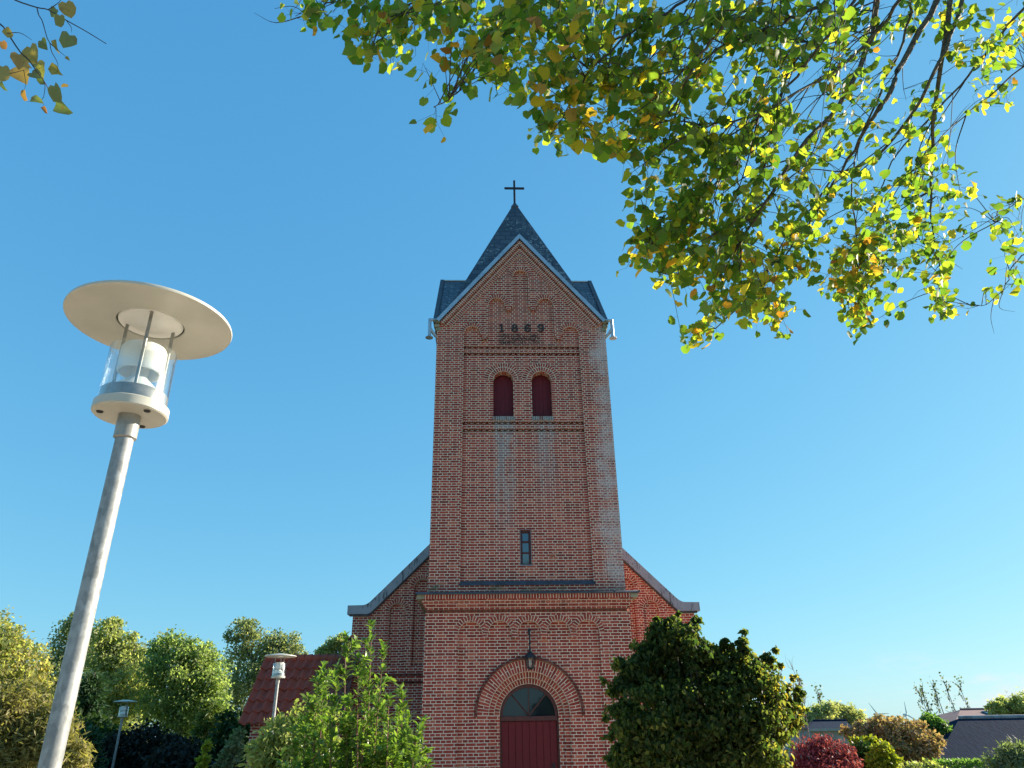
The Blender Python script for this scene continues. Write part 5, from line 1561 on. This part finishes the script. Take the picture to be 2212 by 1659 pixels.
def conifer(name, label, Y, px, ptop, pbot, wpx, mat, n, lsize, layers, shear=0.0):
    top, bot = at(px, ptop, Y), at(px, pbot, Y)
    s = pxsize(top)
    root = empty(name, (top.x, top.y, gz(top.x, top.y)))
    tag(root, label, 'conifer')
    o = Vector(root.location)
    h = top.z - o.z
    P, X, Nn, S = [], [], [], []
    tr = MB(); tr.tube([(0, 0, -0.2), (0, 0, h)], [0.16, 0.02], 8)
    nb = layers * 7
    for i in range(nb):
        t = (i + random.random()) / nb
        zz = h * (0.12 + 0.86 * t)
        R = wpx * s * (1 - t) ** 0.8 * random.uniform(0.6, 1.1) + 0.12
        a = random.uniform(0, 2 * PI)
        e = Vector((R * math.cos(a), R * math.sin(a), zz - R * 0.15 + R * 0.12 * shear))
        b = Vector((0, 0, zz))
        tr.tube([b, e], [0.025, 0.008], 5, False)
        m = int(n / nb)
        for _ in range(m):
            u = random.random() ** 0.6
            p = b.lerp(e, u) + Vector(rng.normal(size=3)) * np.array([1, 1, 0.55]).mean() * (0.06 + 0.16 * R * (1 - abs(u - 0.6)))
            P.append(p + o); d = (e - b).normalized() + Vector(rng.normal(size=3) * 0.6); X.append(list(d)); Nn.append(list(Vector(rng.normal(size=3) * 0.5) + Vector((0, 0, 1)))); S.append(lsize * random.uniform(0.6, 1.3))
    leaves('needles', T_NEEDLE, P, X, Nn, S, mat, root)
    tr.build('trunk', MAT['bark'], root)
conifer('fir_tree', 'dark bluish fir standing left of the distant park lamp', 9.0, 205, 1452, 1700, 42, LM['fir'], 8000, 0.20, 18)
conifer('fir_tree', 'low dark fir at the bottom edge right of the near lamp pole', 2.0, 196, 1575, 1700, 40, LM['fir'], 4000, 0.17, 12)
conifer('pine_tree', 'small pine with light green layered branches beside the annex wall', 10.0, 458, 1518, 1700, 72, LM['pine'], 8000, 0.17, 9, 1.0)
bush('willow_shrub', 'broad straw coloured willow shrub at the lower left corner', 'shrub', -8.6, [(60, 1560, 75), (20, 1520, 60), (100, 1580, 60), (0, 1600, 90), (130, 1600, 45), (150, 1625, 40), (70, 1640, 90), (160, 1560, 16), (-40, 1560, 80), (120, 1540, 25), (165, 1650, 40)], 15000, 0.09, leaf_mat('willow_leaf', [(0.0, (0.085, 0.085, 0.034)), (0.5, (0.18, 0.17, 0.066)), (0.9, (0.29, 0.245, 0.10)), (1.0, (0.42, 0.32, 0.15))], 0.35, 0.5), 70, T_NEEDLE, clump=0.3, per=16, shell=0.2, droop=0.4, stems=30)
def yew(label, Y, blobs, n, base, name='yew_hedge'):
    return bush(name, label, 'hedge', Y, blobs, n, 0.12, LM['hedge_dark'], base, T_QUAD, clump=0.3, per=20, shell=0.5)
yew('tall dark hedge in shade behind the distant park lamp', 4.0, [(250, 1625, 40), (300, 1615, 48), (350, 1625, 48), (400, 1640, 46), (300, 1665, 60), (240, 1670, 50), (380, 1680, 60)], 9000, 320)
yew('low rounded dark bush beneath the small pine', 1.0, [(370, 1640, 34), (400, 1650, 34), (420, 1665, 34), (350, 1665, 36)], 4000, 390, 'yew_bush')
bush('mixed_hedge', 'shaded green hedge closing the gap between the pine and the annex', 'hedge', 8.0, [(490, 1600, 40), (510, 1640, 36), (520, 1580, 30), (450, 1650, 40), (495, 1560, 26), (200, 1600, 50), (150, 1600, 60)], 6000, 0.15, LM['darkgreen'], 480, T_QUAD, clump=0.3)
bush('leafy_sapling', 'pale green leafy sapling below the small pine', 'sapling', 0.0, [(443, 1628, 10), (438, 1645, 10), (446, 1612, 6), (436, 1660, 10)], 260, 0.13, LM['limegreen'], 440, T_LANCE, stems=6)
bush('garden_shrub', 'light green shrub against the annex wall', 'shrub', 0.2, [(505, 1610, 18), (515, 1590, 14), (500, 1640, 20), (485, 1650, 20)], 1300, 0.11, LM['grey'], 500, T_LANCE)

# ================================================================== BACKGROUND, RIGHT
bush('maple_shrub', 'round crimson shrub to the right of the church', 'shrub', 0.5, [(1778, 1640, 44), (1745, 1638, 34), (1812, 1638, 34), (1730, 1655, 26), (1830, 1650, 26), (1780, 1620, 28), (1780, 1675, 50), (1735, 1680, 36), (1825, 1680, 36)], 8000, 0.085, LM['red'], 1780, T_LANCE, clump=0.3, per=16, shell=0.6, stems=24)
bush('box_shrub', 'dark green shrub between the crimson and the yellow green shrubs', 'shrub', 3.0, [(1862, 1625, 22), (1855, 1650, 26), (1875, 1655, 24), (1860, 1680, 30)], 2600, 0.10, LM['darkgreen'], 1862, T_QUAD, shell=0.6)
bush('spirea_shrub', 'loose yellow green shrub behind the dark green one', 'shrub', 5.0, [(1870, 1604, 16), (1890, 1612, 18), (1850, 1606, 12), (1880, 1625, 18)], 1900, 0.11, LM['limegreen'], 1872, T_QUAD)
bush('golden_shrub', 'round yellow green clipped shrub right of the dark green one', 'shrub', 2.5, [(1908, 1630, 24), (1918, 1648, 26), (1895, 1650, 22), (1910, 1680, 32)], 3400, 0.095, LM['limegreen'], 1908, T_QUAD, shell=0.7)
bush('clipped_dome', 'low olive dome of clipped hedge at the bottom edge', 'hedge', 1.0, [(2000, 1672, 28), (2025, 1680, 30), (1978, 1682, 30), (2045, 1690, 28)], 3600, 0.075, LM['olive'], 2005, T_QUAD, shell=0.8, per=20)
def low_hedge():
    a, b = at(2030, 1650, 9.0), at(2330, 1650, 9.0)
    root = empty('box_hedge', ((a.x + b.x) / 2, 9.0, gz((a.x + b.x) / 2, 9.0)))
    tag(root, 'long low clipped hedge in front of the dark roofed house', 'hedge')
    zt = at(2100, 1642, 9.0).z
    n = 7000
    P = np.stack([rng.uniform(a.x, b.x, n), 9.0 + rng.uniform(-0.5, 0.5, n), zt - np.abs(rng.normal(0, 0.45, n)) * (rng.random(n) > 0.45) - rng.random(n) * 0.05], 1)
    fr = rng.random(n) < 0.4; P[fr, 1] = 8.5 + rng.normal(0, 0.03, fr.sum()); P[fr, 2] = zt - rng.random(fr.sum()) * 1.8
    leaves('foliage', T_QUAD, P, rng.normal(size=(n, 3)), rng.normal(size=(n, 3)) + np.array([0, 0, 0.8]), 0.10 * rng.uniform(0.6, 1.3, n), LM['midgreen'], root)
    st = MB()
    for k in range(10):
        x = a.x + (b.x - a.x) * (k + 0.5) / 10 - root.location.x
        wood(st, (x, 0, 0), (x, 0, zt - root.location.z - 0.3), 0.03, 0.01)
    st.tube([(a.x - root.location.x, 0, 0.3), (b.x - root.location.x, 0, 0.3)], 0.03, 6)
    st.build('stems', MAT['twig'], root)
low_hedge()
bush('juniper_shrub', 'feathery grey green shrub in the lower right corner', 'shrub', -0.5, [(2172, 1640, 30), (2200, 1628, 28), (2150, 1660, 28), (2190, 1665, 40), (2225, 1640, 40)], 3600, 0.13, LM['grey'], 2180, T_NEEDLE, clump=0.28, shell=0.3)
bush('hydrangea_shrub', 'wide mass of russet flower heads behind the crimson shrub', 'shrub', 11.0, [(1860, 1580, 22), (1900, 1575, 30), (1940, 1580, 36), (1980, 1590, 34), (2010, 1605, 26), (1920, 1600, 40), (1960, 1620, 40), (2000, 1630, 28), (1880, 1600, 26), (1830, 1582, 16), (1850, 1565, 10), (2030, 1600, 12)], 9000, 0.12, LM['brown'], 1940, T_QUAD, clump=0.22, per=14, shell=0.25, stems=50)
tree('young_tree', 'fresh green bushy tree beside the dark roofed house', 'tree', 20.0, [(2010, 1560, 20), (2025, 1575, 24), (2000, 1580, 20), (2035, 1590, 22), (2015, 1598, 24), (1990, 1570, 8)], 5780, 0.129, LM['midgreen'], 2015, clump=0.3)
tree('roadside_tree', 'olive tree at the right edge behind the dark roofed house', 'tree', 34.0, [(2150, 1532, 18), (2175, 1525, 22), (2200, 1532, 26), (2230, 1530, 34), (2135, 1528, 8), (2190, 1545, 26), (2160, 1512, 8), (2185, 1508, 10)], 7480, 0.152, LM['olive_tree'], 2185, clump=0.3)
tree('hedgerow_tree', 'pale hedgerow tree just right of the large dark shrub', 'tree', 48.0, [(1742, 1545, 18), (1765, 1540, 18), (1790, 1536, 20), (1750, 1560, 16), (1725, 1552, 16)], 4760, 0.198, LM['pale'], 1760, clump=0.35, shell=0.1)
tree('hedgerow_tree', 'pale hedgerow tree with a rounded top above the low dark roofs', 'tree', 50.0, [(1815, 1534, 18), (1838, 1540, 18), (1855, 1550, 16), (1800, 1550, 16), (1830, 1556, 16)], 4760, 0.198, LM['pale'], 1826, clump=0.35, shell=0.1)

def lone_bare():
    b = at(1690, 1600, 6.0)
    root = empty('bare_shrub', (b.x, b.y, gz(b.x, b.y)))
    tag(root, 'bare grey twigs rising behind the right side of the large dark shrub', 'shrub')
    o = Vector(root.location)
    mb = MB()
    for (px, py) in ((1690, 1440), (1705, 1425), (1725, 1470), (1732, 1468), (1738, 1500), (1735, 1520), (1712, 1455)):
        e = at(px, py, 6.0 + random.uniform(-0.6, 0.6)) - o
        pts = wood(mb, (random.uniform(-.2, .2), random.uniform(-.2, .2), 0), e, 0.022, 0.004, 0.06, 5, 8)
        for k in (4, 5, 6, 7):
            for _ in range(3):
                wood(mb, pts[k], pts[k] + Vector((random.uniform(-.4, .4), random.uniform(-.3, .3), random.uniform(.1, .5))), 0.007, 0.002, 0.1, 4, 3)
    mb.build('twigs', plain('grey_twig', (0.12, 0.11, 0.10), (0.2, 0.18, 0.16), 9, 0.8), root, autosmooth=False)
lone_bare()

def poplar(ptop, pbot, Y, lab):
    t, b = at(*ptop, Y), at(*pbot, Y)
    root = empty('poplar_tree', (b.x, b.y, gz(b.x, b.y)))
    tag(root, lab, 'tree', 'thin tall poplars on the horizon')
    o = Vector(root.location)
    h = t.z - o.z
    mb = MB(); top = Vector((t.x - o.x, 0, h))
    mb.tube(bez([(0, 0, 0), Vector((0.1, 0, h * 0.5)), top], 10), [0.13 - 0.011 * i for i in range(11)], 6)
    P = []
    for _ in range(16):
        zz = h * random.uniform(0.45, 0.97)
        a = Vector((top.x * zz / h, 0, zz)); e = a + Vector((random.uniform(-.35, .35), random.uniform(-.35, .35), random.uniform(0.5, 1.1)))
        mb.tube([a, e], [0.05, 0.015], 4, False)
        w = 2 + int(15 * max(0, zz / h - 0.45) ** 1.0 * random.random() * 2.2)
        for _ in range(w): P.append(list(e + o + Vector(rng.normal(size=3) * np.array([0.16, 0.16, 0.4]))))
    n = len(P)
    mb.build('trunk', MAT['bark'], root)
    leaves('crown', T_QUAD, P, rng.normal(size=(n, 3)), rng.normal(size=(n, 3)), 0.34 * rng.uniform(0.6, 1.3, n), LM['poplar'], root)
def c8(x, y): return ((3096 + x / 2.212) / 1.8517, (2400 + y / 2.212) / 1.8517)
for tp, bt, lab in (((1275, 800), (1390, 1060), 'leftmost thin poplar of the row left of the dark roofed house'), ((1300, 768), (1405, 1060), 'thin poplar right beside the leftmost one of the row'),
                    ((1402, 735), (1525, 1095), 'tallest thin poplar with a leafy head in the middle of the row'), ((1508, 728), (1620, 1040), 'thin poplar just left of the dark roofed house'),
                    ((1642, 765), (1740, 1000), 'thin poplar standing behind the dark roofed house ridge'), ((215, 738), (262, 960), 'thin poplar close beside the large dark shrub'), ((393, 815), (440, 1000), 'lone thin poplar rising from the pale hedgerow trees')):
    poplar(c8(*tp), c8(*bt), 84.0, lab)

def house(name, label, Y, ridge, eave, mats, depth=6.0, wall_h=2.4, hip=0.0, extras=None):
    """house whose roof slope faces the viewer; ridge/eave are picture end points"""
    (rl, rr), (el, er) = ridge, eave
    R0_, R1_ = at(*rl, Y + depth / 2), at(*rr, Y + depth / 2)
    E0, E1 = at(*el, Y), at(*er, Y)
    zr_, ze = (R0_.z + R1_.z) / 2, (E0.z + E1.z) / 2
    cx = (E0.x + E1.x) / 2; cyy = Y + depth / 2
    g = min(gz(cx, cyy), ze - 0.4)
    root = empty(name, (cx, cyy, g)); tag(root, label, 'house')
    o = Vector(root.location)
    rf = MB()
    x0, x1 = E0.x - o.x, E1.x - o.x; r0, r1 = R0_.x - o.x, R1_.x - o.x
    zr_ -= o.z; ze -= o.z
    L = math.hypot(depth / 2, zr_ - ze)
    for s in (-1, 1):
        q = [(x0, s * depth / 2, ze), (x1, s * depth / 2, ze), (r1, 0, zr_), (r0, 0, zr_)]
        uv = [(x0, 0), (x1, 0), (r1, L), (r0, L)]
        rf.quad(*(q if s < 0 else q[::-1]), uv=uv if s < 0 else uv[::-1])
    rf.tri((x0, depth / 2, ze), (x0, -depth / 2, ze), (r0, 0, zr_)); rf.tri((x1, -depth / 2, ze), (x1, depth / 2, ze), (r1, 0, zr_))
    ro = rf.build('roof', mats[0], root)
    rc = MB(); rc.tube([(r0, 0, zr_ + 0.03), (r1, 0, zr_ + 0.03)], 0.10, 8); rc.build('ridge', mats[2], ro)
    fs = MB(); fs.box(x0 + 0.05, x1 - 0.05, -depth / 2 - 0.03, -depth / 2 + 0.02, ze - 0.16, ze + 0.0); fs.build('eaves_board', mats[3], ro)
    w = MB(); w.box(x0 + 0.3, x1 - 0.3, -depth / 2 + 0.35, depth / 2 - 0.35, -1.0, ze - 0.02); w.build('wall', mats[1], root)
    if extras: extras(root, ro, x0, x1, r0, r1, zr_, ze, depth)
    return root
rough_roof = plain('dark_thatch', (0.005, 0.015, 0.034), (0.011, 0.027, 0.055), 3.0, 0.9, spec=0.05, bmp=0.5, stretch=(3, 1, 1))
pale_wall = plain('pale_wall', (0.26, 0.26, 0.25), (0.34, 0.34, 0.33), 3, 0.8)
ridge_m = plain('ridge_mortar', (0.16, 0.17, 0.19), (0.3, 0.31, 0.33), 4, 0.8)
red_roof = plain('far_red_roof', (0.17, 0.10, 0.10), (0.24, 0.14, 0.13), 2, 0.8)
house('house', 'house with a large dark sloping roof at the right edge', 17.0, (c8(1640, 1048), c8(2700, 1030)), (c8(1430, 1400), c8(2760, 1400)), (rough_roof, pale_wall, ridge_m, MAT['lead']), depth=7.0)
def skylights(root, ro, x0, x1, r0, r1, zr_, ze, depth):
    for fx in (0.28, 0.55):
        sk = MB()
        xa = r0 + (r1 - r0) * fx; t0, t1 = 0.25, 0.7
        P = lambda x, t, h: (x, -depth / 2 * t - 0.02 * h * 1.0, zr_ + (ze - zr_) * t + 0.05 * h)
        sk.quad(P(xa, t1, 1), P(xa + 1.3, t1, 1), P(xa + 1.3, t0, 1), P(xa, t0, 1))
        for A, B in ((P(xa, t1, 1), P(xa + 1.3, t1, 1)), (P(xa + 1.3, t1, 1), P(xa + 1.3, t0, 1)), (P(xa, t0, 1), P(xa, t1, 1)), (P(xa + 1.3, t0, 1), P(xa, t0, 1))): sk.tube([A, B], 0.05, 4)
        sk.build('skylight', MAT['pane_sky'], ro)
house('house', 'house with a muted red roof and skylights behind the dark roofed one', 44.0, (c8(1650, 975), c8(2060, 962)), (c8(1600, 1075), c8(2100, 1075)), (red_roof, pale_wall, red_roof, pale_wall), depth=8.0, extras=skylights)
house('house', 'low house with a dark roof and white eaves among the hedgerow trees', 40.0, (c8(345, 1072), c8(640, 1070)), (c8(300, 1138), c8(700, 1135)), (rough_roof, pale_wall, rough_roof, pale_wall), depth=7.0)
house('house', 'small far house with a brownish roof behind the russet shrubs', 58.0, (c8(800, 1062), c8(885, 1062)), (c8(770, 1110), c8(910, 1110)), (red_roof, pale_wall, red_roof, pale_wall), depth=7.0)

def turbine(hub, blen, Y, ang, lab):
    h = at(*hub, Y)
    root = empty('wind_turbine', (h.x, h.y, gz(h.x, h.y)))
    tag(root, lab, 'wind turbine', 'wind turbines on the horizon')
    o = Vector(root.location); z = h.z - o.z
    m = MAT['turbine']
    t = MB(); t.tube([(0, 0, 0), (0, 0, z - 0.8)], [1.0, 0.6], 12); t.build('tower', m, root)
    n = MB(); n.bbox(-1.2, 1.2, -1.8, 4.5, z - 1.2, z + 1.2, 0.3); n.lathe([(0, 0.9), (0.7, 0.6), (1.0, 0)], (0, -2.0, z), 10); n.build('nacelle', m, root)
    s = pxsize(h) * blen
    for k in range(3):
        a = rad(ang + 120 * k)
        d = Vector((math.sin(a), 0, math.cos(a))); sd = Vector((math.cos(a), 0, -math.sin(a)))
        b = MB(); c = Vector((0, -2.4, z))
        secs = [(0.04, 0.4, 0.3), (0.18, 0.75, 0.25), (0.5, 0.5, 0.15), (0.97, 0.2, 0.08)]
        pts = []
        for f, w, th in secs:
            q = c + d * s * f
            pts += [q - sd * w, q + Vector((0, -th, 0)), q + sd * w, q + Vector((0, th, 0))]
        fs = []
        for i in range(3):
            for j in range(4): fs.append((4 * i + j, 4 * i + (j + 1) % 4, 4 * i + 4 + (j + 1) % 4, 4 * i + 4 + j))
        fs += [(3, 2, 1, 0), (12, 13, 14, 15)]
        b.add(pts, fs, None, True); b.build('blade', m, root)
MAT['turbine'] = plain('turbine_white', (0.62, 0.64, 0.66), (0.7, 0.72, 0.74), 0.3, 0.6)
for hub, ang, lab in ((c8(905, 1010), -32, 'leftmost wind turbine on the horizon, one blade pointing up left'), (c8(1165, 1015), 2, 'wind turbine with one blade straight up, above the russet shrubs'),
                      (c8(1400, 1025), 55, 'wind turbine partly behind the thin poplars'), (c8(1608, 1030), -60, 'wind turbine just left of the dark roofed house')):
    turbine(hub, 27, 900.0, ang, lab)
